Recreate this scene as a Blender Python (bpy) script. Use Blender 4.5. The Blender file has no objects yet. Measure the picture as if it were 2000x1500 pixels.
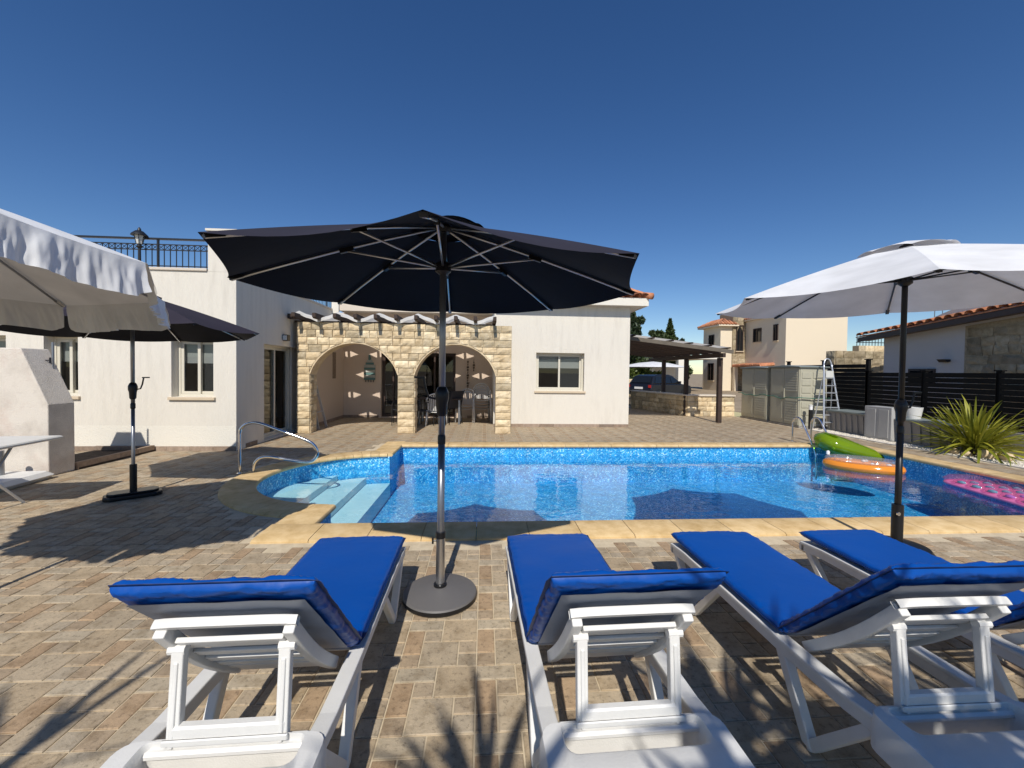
import bpy, math, random
from mathutils import Matrix, Vector, noise
S = bpy.context.scene
COL = S.collection
R = math.radians
rnd = random.Random(7)

# ------------------------------------------------------------------ camera, sky, sun, exposure
CAM_H, F_PX, YAW, PITCH, ROLL = 1.53, 805.0, R(3.9), R(1.2), R(0.75)
cam_d = bpy.data.cameras.new('camera'); cam = bpy.data.objects.new('camera', cam_d); COL.objects.link(cam)
cam_d.sensor_width = 36.0; cam_d.lens = 36.0 * F_PX / 2000.0
cam_d.shift_y = -8.0 / 2000.0; cam_d.clip_start = 0.05; cam_d.clip_end = 3000.0
CAM_R = Matrix.Rotation(-YAW, 3, 'Z') @ Matrix.Rotation(math.pi / 2 - PITCH, 3, 'X') @ Matrix.Rotation(ROLL, 3, 'Z')
cam.matrix_world = Matrix.Translation((0, 0, CAM_H)) @ CAM_R.to_4x4()
S.camera = cam
S.render.resolution_x, S.render.resolution_y = 1024, 768

SUN_DIR = Vector((0.162, 2.142, -2.079)).normalized()      # the way the light travels
world = bpy.data.worlds.new('World'); S.world = world; world.use_nodes = True
wn = world.node_tree.nodes; wl = world.node_tree.links
sky = wn.new('ShaderNodeTexSky'); sky.sky_type = 'NISHITA'; sky.sun_disc = False
sky.sun_elevation = R(44.0); sky.sun_rotation = R(184.3)
sky.altitude = 900.0; sky.air_density = 1.0; sky.dust_density = 0.0; sky.ozone_density = 2.2
hs = wn.new('ShaderNodeHueSaturation'); hs.inputs['Saturation'].default_value = 1.26; hs.inputs['Hue'].default_value = 0.508; wl.new(sky.outputs[0], hs.inputs['Color'])
wl.new(hs.outputs[0], wn['Background'].inputs[0]); wn['Background'].inputs[1].default_value = 0.100
sl = bpy.data.lights.new('sun', 'SUN'); sl.energy = 4.5; sl.angle = R(0.53); sl.color = (1.0, 0.95, 0.87)
sun = bpy.data.objects.new('sun', sl); COL.objects.link(sun)
sun.rotation_euler = SUN_DIR.to_track_quat('-Z', 'Y').to_euler(); sun.location = (0, -8, 12)
S.view_settings.view_transform = 'Standard'; S.view_settings.look = 'None'
S.view_settings.exposure = 0.0; S.view_settings.gamma = 1.0; S.view_settings.use_curve_mapping = False

# ------------------------------------------------------------------ helpers
class MB:
    """collects shapes for ONE mesh object"""
    def __init__(s): s.v = []; s.f = []; s.tint = []
    def add(s, vs, fs, tint=None):
        n = len(s.v); s.v += [tuple(p) for p in vs]; s.f += [tuple(i + n for i in f) for f in fs]
        s.tint += [tint] * len(fs); return s
    def box(s, x0, x1, y0, y1, z0, z1, m=None, tint=None):
        vs = [(x, y, z) for z in (z0, z1) for y in (y0, y1) for x in (x0, x1)]
        if m is not None: vs = [m @ Vector(p) for p in vs]
        return s.add(vs, [(0, 2, 3, 1), (4, 5, 7, 6), (0, 1, 5, 4), (2, 6, 7, 3), (0, 4, 6, 2), (1, 3, 7, 5)], tint)
    def bbox(s, x0, x1, y0, y1, z0, z1, b, m=None):
        """box with a chamfered top and vertical edges"""
        def ring(z, i): return [(x0 + i + b, y0 + i, z), (x1 - i - b, y0 + i, z), (x1 - i, y0 + i + b, z), (x1 - i, y1 - i - b, z),
                                (x1 - i - b, y1 - i, z), (x0 + i + b, y1 - i, z), (x0 + i, y1 - i - b, z), (x0 + i, y0 + i + b, z)]
        vs = ring(z0 + b, 0) + ring(z1 - b, 0) + ring(z1, b) + ring(z0, b)
        if m is not None: vs = [m @ Vector(p) for p in vs]
        fs = [tuple(range(16, 24)), tuple(range(31, 23, -1))]
        for a, c in ((0, 8), (8, 16), (24, 0)):
            for i in range(8):
                j = (i + 1) % 8; fs.append((a + i, a + j, c + j, c + i))
        return s.add(vs, fs)
    def tube(s, pts, r, n=8, cap=True, r2=None):
        pts = [Vector(p) for p in pts]; vs = []; fs = []
        up = Vector((0, 0, 1)); N = len(pts)
        rr = r if isinstance(r, (list, tuple)) else [r + ((r2 - r) * i / max(1, N - 1) if r2 is not None else 0) for i in range(N)]
        pa = None
        for i, p in enumerate(pts):
            t = (pts[min(i + 1, N - 1)] - pts[max(i - 1, 0)]).normalized()
            a = t.cross(up) if pa is None else pa - t * pa.dot(t)
            if a.length < 1e-4: a = t.cross(Vector((0, 1, 0)))
            if a.length < 1e-4: a = t.cross(Vector((1, 0, 0)))
            a.normalize(); b = t.cross(a); pa = a
            vs += [p + (a * math.cos(q) + b * math.sin(q)) * rr[i] for q in (2 * math.pi * k / n for k in range(n))]
        for i in range(N - 1):
            for k in range(n):
                j = (k + 1) % n; fs.append((i * n + k, i * n + j, (i + 1) * n + j, (i + 1) * n + k))
        if cap: fs += [tuple(range(n - 1, -1, -1)), tuple((N - 1) * n + k for k in range(n))]
        return s.add(vs, fs)
    def bar(s, p0, p1, w, h, up=(0, 0, 1)):
        """square bar from p0 to p1, w across, h along 'up'"""
        p0 = Vector(p0); p1 = Vector(p1); t = (p1 - p0).normalized(); a = t.cross(Vector(up))
        if a.length < 1e-4: a = t.cross(Vector((0, 1, 0)))
        a.normalize(); b = a.cross(t)
        vs = [p + a * (sx * w / 2) + b * (sy * h / 2) for p in (p0, p1) for sx, sy in ((-1, -1), (1, -1), (1, 1), (-1, 1))]
        return s.add(vs, [(3, 2, 1, 0), (4, 5, 6, 7), (0, 1, 5, 4), (1, 2, 6, 5), (2, 3, 7, 6), (3, 0, 4, 7)])
    def lathe(s, prof, n=24, c=(0, 0, 0), sx=1, sy=1, m=None):
        vs = []; fs = []
        for r, z in prof:
            vs += [(c[0] + sx * r * math.cos(2 * math.pi * k / n), c[1] + sy * r * math.sin(2 * math.pi * k / n), c[2] + z) for k in range(n)]
        for i in range(len(prof) - 1):
            for k in range(n):
                j = (k + 1) % n; fs.append((i * n + k, i * n + j, (i + 1) * n + j, (i + 1) * n + k))
        fs += [tuple(range(n - 1, -1, -1)), tuple((len(prof) - 1) * n + k for k in range(n))]
        if m is not None: vs = [m @ Vector(p) for p in vs]
        return s.add(vs, fs)
    def prism(s, poly, w0, w1, ax='z', tint=None):
        """polygon in the plane across ax, extruded from w0 to w1"""
        def P(a, b, w): return (a, b, w) if ax == 'z' else ((a, w, b) if ax == 'y' else (w, a, b))
        n = len(poly); vs = [P(a, b, w0) for a, b in poly] + [P(a, b, w1) for a, b in poly]
        fs = [tuple(range(n - 1, -1, -1)), tuple(range(n, 2 * n))] + [(i, (i + 1) % n, n + (i + 1) % n, n + i) for i in range(n)]
        return s.add(vs, fs, tint)
    def grid(s, fn, nu, nv, closed_u=False, flip=False):
        vs = [fn(i / nu, j / nv) for j in range(nv + 1) for i in range(nu + (0 if closed_u else 1))]
        w = nu + (0 if closed_u else 1); fs = []
        for j in range(nv):
            for i in range(nu):
                k = (i + 1) % w if closed_u else i + 1
                fs.append((j * w + i, j * w + k, (j + 1) * w + k, (j + 1) * w + i))
        if flip: fs = [tuple(reversed(f)) for f in fs]
        return s.add(vs, fs)
    def quad(s, a, b, c, d): return s.add([a, b, c, d], [(0, 1, 2, 3)])
    def mesh(s, name, smooth=False, mat=None):
        me = bpy.data.meshes.new(name); me.from_pydata(s.v, [], s.f); me.update()
        if any(t is not None for t in s.tint):
            at = me.attributes.new('tint', 'FLOAT_COLOR', 'FACE')
            for i, t in enumerate(s.tint): at.data[i].color = (*(t or (1, 1, 1)), 1)
        if smooth:
            me.polygons.foreach_set('use_smooth', [True] * len(me.polygons))
        if mat: me.materials.append(mat)
        return me

ROOT = {}
def tag(o, label=None, cat=None, group=None, kind=None):
    if label: o['label'] = label
    if cat: o['category'] = cat
    if group: o['group'] = group
    if kind: o['kind'] = kind
    return o
def thing(name, label, cat, loc=(0, 0, 0), rz=0.0, group=None):
    o = bpy.data.objects.new(name, None); COL.objects.link(o); o.empty_display_size = 0.2
    o.location = loc; o.rotation_euler = (0, 0, rz); ROOT[o.name] = Vector(loc)
    return tag(o, label, cat, group)
def obj(name, mb, mat, parent=None, smooth=False, world=False, label=None, cat=None, group=None, kind=None, bevel=0, solid=0, auto=None, sub=0):
    """links one mesh; world=True: the shape is given in scene coordinates"""
    if world and parent is not None:
        off = ROOT[parent.name]; mb.v = [(x - off.x, y - off.y, z - off.z) for x, y, z in mb.v]
    o = bpy.data.objects.new(name, mb.mesh(name, smooth, mat)); COL.objects.link(o)
    if parent is not None: o.parent = parent; ROOT[o.name] = ROOT[parent.name]
    else: ROOT[o.name] = Vector((0, 0, 0))
    if sub:
        m = o.modifiers.new('s', 'SUBSURF'); m.levels = m.render_levels = sub
    if solid:
        m = o.modifiers.new('t', 'SOLIDIFY'); m.thickness = solid; m.offset = 0
    if bevel:
        m = o.modifiers.new('b', 'BEVEL'); m.width = bevel; m.segments = 2; m.limit_method = 'ANGLE'
    if auto:
        o.data.polygons.foreach_set('use_smooth', [True] * len(o.data.polygons)); o.data.set_sharp_from_angle(angle=R(auto))
    return tag(o, label, cat, group, kind)
def copy_tree(o, parent=None):
    c = o.copy(); COL.objects.link(c); ROOT[c.name] = ROOT.get(o.name, Vector())
    if parent is not None: c.parent = parent
    for ch in list(o.children): copy_tree(ch, c)
    return c
def project(x, y, z):
    p = CAM_R.transposed() @ Vector((x, y, z - CAM_H))
    if p.z > -0.05: return None
    return (1000 + F_PX * p.x / -p.z, 742 - F_PX * p.y / -p.z)

# ------------------------------------------------------------------ materials
def nm(name):
    m = bpy.data.materials.new(name); m.use_nodes = True; nt = m.node_tree
    return m, nt, nt.nodes['Principled BSDF'], nt.nodes['Material Output']
def node(nt, kind, **kw):
    n = nt.nodes.new(kind)
    for k, v in kw.items():
        if k.startswith('_'): setattr(n, k[1:], v)
        else: n.inputs[k.replace('__', ' ')].default_value = v
    return n
def coords(nt, mode='pos', scale=(1, 1, 1)):
    mp = nt.nodes.new('ShaderNodeMapping'); mp.inputs['Scale'].default_value = scale
    if mode == 'pos': g = nt.nodes.new('ShaderNodeNewGeometry'); nt.links.new(g.outputs['Position'], mp.inputs[0])
    else: g = nt.nodes.new('ShaderNodeTexCoord'); nt.links.new(g.outputs['Object'], mp.inputs[0])
    return mp.outputs[0]
def ramp(nt, fac, stops):
    r = nt.nodes.new('ShaderNodeValToRGB'); e = r.color_ramp.elements
    while len(e) < len(stops): e.new(0.5)
    for i, (p, c) in enumerate(stops): e[i].position = p; e[i].color = (*c, 1)
    nt.links.new(fac, r.inputs[0]); return r.outputs[0]
def mixc(nt, mode, fac, a, b):
    n = nt.nodes.new('ShaderNodeMix'); n.data_type = 'RGBA'; n.blend_type = mode
    for s_, v in ((n.inputs[0], fac), (n.inputs[6], a), (n.inputs[7], b)):
        if isinstance(v, bpy.types.NodeSocket): nt.links.new(v, s_)
        elif isinstance(v, (int, float)): s_.default_value = v
        else: s_.default_value = (*v, 1)
    return n.outputs[2]
def bump(nt, bsdf, h, strength, dist=0.01):
    b = nt.nodes.new('ShaderNodeBump'); b.inputs['Strength'].default_value = strength; b.inputs['Distance'].default_value = dist
    nt.links.new(h, b.inputs['Height']); nt.links.new(b.outputs[0], bsdf.inputs['Normal'])
def plain(name, col, rough=0.6, metal=0.0, var=0.12, vscale=6.0, bs=0.0, bscale=60.0, spec=0.5, randomv=0.0, coat=0.0):
    m, nt, b, _ = nm(name)
    b.inputs['Roughness'].default_value = rough; b.inputs['Metallic'].default_value = metal
    b.inputs['Specular IOR Level'].default_value = spec; b.inputs['Coat Weight'].default_value = coat
    n1 = node(nt, 'ShaderNodeTexNoise', Scale=vscale, Detail=5.0, Roughness=0.6); nt.links.new(coords(nt, 'obj'), n1.inputs['Vector'])
    c = mixc(nt, 'MIX', n1.outputs[0], tuple(max(0, x * (1 - var)) for x in col), tuple(x * (1 + var) for x in col))
    if randomv:
        oi = nt.nodes.new('ShaderNodeObjectInfo')
        v = ramp(nt, oi.outputs['Random'], [(0, (1 - randomv,) * 3), (0.5, (1, 1 - randomv * .12, 1 - randomv * .25)), (1, (1 + randomv,) * 3)])
        c = mixc(nt, 'MULTIPLY', 1.0, c, v)
    nt.links.new(c, b.inputs['Base Color'])
    if bs:
        n2 = node(nt, 'ShaderNodeTexNoise', Scale=bscale, Detail=4.0); nt.links.new(coords(nt, 'obj'), n2.inputs['Vector']); bump(nt, b, n2.outputs[0], bs)
    return m

def stucco(name, col, stain=(0.55, 0.5, 0.44), amount=0.35, streak=True, pink=False):
    m, nt, b, _ = nm(name); b.inputs['Roughness'].default_value = 0.93; b.inputs['Specular IOR Level'].default_value = 0.2
    n1 = node(nt, 'ShaderNodeTexNoise', Scale=1.0, Detail=6.0, Roughness=0.62)
    nt.links.new(coords(nt, 'pos', (9, 9, 1.1) if streak else (3, 3, 3)), n1.inputs['Vector'])
    n2 = node(nt, 'ShaderNodeTexNoise', Scale=0.7, Detail=4.0); nt.links.new(coords(nt, 'pos'), n2.inputs['Vector'])
    f1 = ramp(nt, n1.outputs[0], [(0.45, (0, 0, 0)), (0.8, (1, 1, 1))]); f2 = ramp(nt, n2.outputs[0], [(0.4, (0.15,) * 3), (0.7, (1, 1, 1))])
    f = mixc(nt, 'MULTIPLY', 1.0, f1, f2)
    mul = nt.nodes.new('ShaderNodeMath'); mul.operation = 'MULTIPLY'; mul.inputs[1].default_value = amount; nt.links.new(f, mul.inputs[0])
    c = mixc(nt, 'MIX', mul.outputs[0], col, stain)
    if pink:
        n4 = node(nt, 'ShaderNodeTexNoise', Scale=2.2, Detail=6.0, Roughness=0.7); nt.links.new(coords(nt, 'pos'), n4.inputs['Vector'])
        pf = ramp(nt, n4.outputs[0], [(0.52, (0, 0, 0)), (0.80, (0.5,) * 3)])
        c = mixc(nt, 'MIX', pf, c, (0.50, 0.33, 0.27))
    nt.links.new(c, b.inputs['Base Color'])
    n3 = node(nt, 'ShaderNodeTexNoise', Scale=1.0, Detail=5.0, Roughness=0.7); nt.links.new(coords(nt, 'pos', (55, 55, 8) if streak else (60, 60, 60)), n3.inputs['Vector'])
    bump(nt, b, n3.outputs[0], 0.7, 0.018)
    return m

def stone(name, stops, scale=7.0, bs=0.6, randomv=0.16, rough=0.9, tint=False, pos=True, bscale=55.0, spots=0.0):
    m, nt, b, _ = nm(name); b.inputs['Roughness'].default_value = rough; b.inputs['Specular IOR Level'].default_value = 0.25
    n1 = node(nt, 'ShaderNodeTexNoise', Scale=scale, Detail=7.0, Roughness=0.65); nt.links.new(coords(nt, 'pos' if pos else 'obj'), n1.inputs['Vector'])
    c = ramp(nt, n1.outputs[0], stops)
    if tint:
        at = nt.nodes.new('ShaderNodeAttribute'); at.attribute_name = 'tint'; c = mixc(nt, 'MULTIPLY', 1.0, c, at.outputs['Color'])
    if randomv:
        oi = nt.nodes.new('ShaderNodeObjectInfo')
        v = ramp(nt, oi.outputs['Random'], [(0, (1 - randomv,) * 3), (0.5, (1, 1 - randomv * .2, 1 - randomv * .45)), (1, (1 + randomv * .8,) * 3)])
        c = mixc(nt, 'MULTIPLY', 1.0, c, v)
    if spots:
        n5 = node(nt, 'ShaderNodeTexNoise', Scale=38.0, Detail=4.0, Roughness=0.75); nt.links.new(coords(nt, 'pos'), n5.inputs['Vector'])
        sp = ramp(nt, n5.outputs[0], [(0.34, (1 - spots,) * 3), (0.47, (1, 1, 1)), (0.62, (1, 1, 1)), (0.75, (1 + spots * .5,) * 3)])
        c = mixc(nt, 'MULTIPLY', 1.0, c, sp)
        n6 = node(nt, 'ShaderNodeTexNoise', Scale=0.55, Detail=5.0, Roughness=0.6); nt.links.new(coords(nt, 'pos'), n6.inputs['Vector'])
        c = mixc(nt, 'MULTIPLY', 1.0, c, ramp(nt, n6.outputs[0], [(0.3, (0.84, 0.83, 0.81)), (0.65, (1.05, 1.04, 1.02))]))
    nt.links.new(c, b.inputs['Base Color'])
    n2 = node(nt, 'ShaderNodeTexNoise', Scale=bscale, Detail=6.0, Roughness=0.7); nt.links.new(coords(nt, 'pos' if pos else 'obj'), n2.inputs['Vector']); bump(nt, b, n2.outputs[0], bs, 0.012)
    return m

def fabric(name, top, under, trans=0.0, rough=0.85, wr=0.0):
    """cloth: one colour on the weather side, another on the lining"""
    m, nt, b, out = nm(name); b.inputs['Roughness'].default_value = rough; b.inputs['Specular IOR Level'].default_value = 0.15
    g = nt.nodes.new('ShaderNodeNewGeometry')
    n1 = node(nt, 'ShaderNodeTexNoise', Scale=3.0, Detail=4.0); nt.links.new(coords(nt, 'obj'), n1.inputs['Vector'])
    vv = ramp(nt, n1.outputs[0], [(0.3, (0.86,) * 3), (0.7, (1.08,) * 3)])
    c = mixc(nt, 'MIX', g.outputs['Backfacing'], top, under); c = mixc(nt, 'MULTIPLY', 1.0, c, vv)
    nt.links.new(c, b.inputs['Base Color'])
    w = node(nt, 'ShaderNodeTexNoise', Scale=9.0, Detail=5.0); nt.links.new(coords(nt, 'obj'), w.inputs['Vector'])
    bump(nt, b, w.outputs[0], 0.12 + wr, 0.02)
    if trans:
        t = nt.nodes.new('ShaderNodeBsdfTranslucent'); nt.links.new(c, t.inputs['Color']); mx = nt.nodes.new('ShaderNodeMixShader'); mx.inputs[0].default_value = trans
        nt.links.new(b.outputs[0], mx.inputs[1]); nt.links.new(t.outputs[0], mx.inputs[2]); nt.links.new(mx.outputs[0], out.inputs[0])
    return m

def clear(name, tint=(1, 1, 1), ior=1.45, rough=0.0, ripple=None, body=None, body_fac=0.0):
    """a thin clear layer: see-through by Fresnel, with a mirror coat"""
    m, nt, b, out = nm(name); nt.nodes.remove(b)
    tr = nt.nodes.new('ShaderNodeBsdfTransparent'); tr.inputs[0].default_value = (*tint, 1)
    gl = nt.nodes.new('ShaderNodeBsdfGlossy'); gl.inputs['Roughness'].default_value = rough; gl.inputs['Color'].default_value = (1, 1, 1, 1)
    fr = nt.nodes.new('ShaderNodeFresnel'); gb = nt.nodes.new('ShaderNodeNewGeometry'); mr = nt.nodes.new('ShaderNodeMapRange')   # same mirror strength on both faces of the layer
    nt.links.new(gb.outputs['Backfacing'], mr.inputs[0]); mr.inputs[3].default_value = ior; mr.inputs[4].default_value = 1.0 / ior; nt.links.new(mr.outputs[0], fr.inputs[0])
    mx = nt.nodes.new('ShaderNodeMixShader'); nt.links.new(fr.outputs[0], mx.inputs[0])
    base = tr.outputs[0]
    if body:
        df = nt.nodes.new('ShaderNodeBsdfDiffuse'); df.inputs[0].default_value = (*body, 1); m2 = nt.nodes.new('ShaderNodeMixShader'); m2.inputs[0].default_value = body_fac
        nt.links.new(base, m2.inputs[1]); nt.links.new(df.outputs[0], m2.inputs[2]); base = m2.outputs[0]
    nt.links.new(base, mx.inputs[1]); nt.links.new(gl.outputs[0], mx.inputs[2]); nt.links.new(mx.outputs[0], out.inputs[0])
    if ripple:
        n1 = node(nt, 'ShaderNodeTexNoise', Scale=ripple[0], Detail=3.0, Roughness=0.5, Distortion=0.4); nt.links.new(coords(nt, 'pos', (1, 1.5, 1)), n1.inputs['Vector'])
        bp = nt.nodes.new('ShaderNodeBump'); bp.inputs['Strength'].default_value = ripple[1]; bp.inputs['Distance'].default_value = ripple[2]
        nt.links.new(n1.outputs[0], bp.inputs['Height']); nt.links.new(bp.outputs[0], gl.inputs['Normal']); nt.links.new(bp.outputs[0], fr.inputs['Normal'])
    return m

def liner(name):
    """pool liner printed with small mosaic flecks"""
    m, nt, b, _ = nm(name); b.inputs['Roughness'].default_value = 0.4
    v = node(nt, 'ShaderNodeTexVoronoi', Scale=52.0, Randomness=1.0); nt.links.new(coords(nt, 'pos'), v.inputs['Vector'])
    sep = nt.nodes.new('ShaderNodeSeparateColor'); nt.links.new(v.outputs['Color'], sep.inputs[0])
    c = ramp(nt, sep.outputs[0], [(0.0, (0.010, 0.19, 0.47)), (0.35, (0.018, 0.27, 0.60)), (0.66, (0.04, 0.39, 0.70)), (0.88, (0.14, 0.54, 0.80)), (0.97, (0.48, 0.76, 0.90))])
    n1 = node(nt, 'ShaderNodeTexNoise', Scale=5.0, Detail=4.0); nt.links.new(coords(nt, 'pos'), n1.inputs['Vector'])
    c = mixc(nt, 'MULTIPLY', 1.0, c, ramp(nt, n1.outputs[0], [(0.3, (0.8,) * 3), (0.7, (1.15,) * 3)]))
    nt.links.new(c, b.inputs['Base Color']); return m

def leafmat(name, c0, c1, trans=0.3, rough=0.5):
    m, nt, b, out = nm(name); b.inputs['Roughness'].default_value = rough
    oi = nt.nodes.new('ShaderNodeObjectInfo'); n1 = node(nt, 'ShaderNodeTexNoise', Scale=4.0, Detail=5.0); nt.links.new(coords(nt, 'pos'), n1.inputs['Vector'])
    f = nt.nodes.new('ShaderNodeMath'); f.operation = 'ADD'; nt.links.new(n1.outputs[0], f.inputs[0])
    sc = nt.nodes.new('ShaderNodeMath'); sc.operation = 'MULTIPLY'; sc.inputs[1].default_value = 0.5; nt.links.new(oi.outputs['Random'], sc.inputs[0]); nt.links.new(sc.outputs[0], f.inputs[1])
    c = ramp(nt, f.outputs[0], [(0.35, c0), (0.95, c1)]); nt.links.new(c, b.inputs['Base Color'])
    t = nt.nodes.new('ShaderNodeBsdfTranslucent'); nt.links.new(c, t.inputs['Color']); mx = nt.nodes.new('ShaderNodeMixShader'); mx.inputs[0].default_value = trans
    nt.links.new(b.outputs[0], mx.inputs[1]); nt.links.new(t.outputs[0], mx.inputs[2]); nt.links.new(mx.outputs[0], out.inputs[0]); return m

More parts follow.
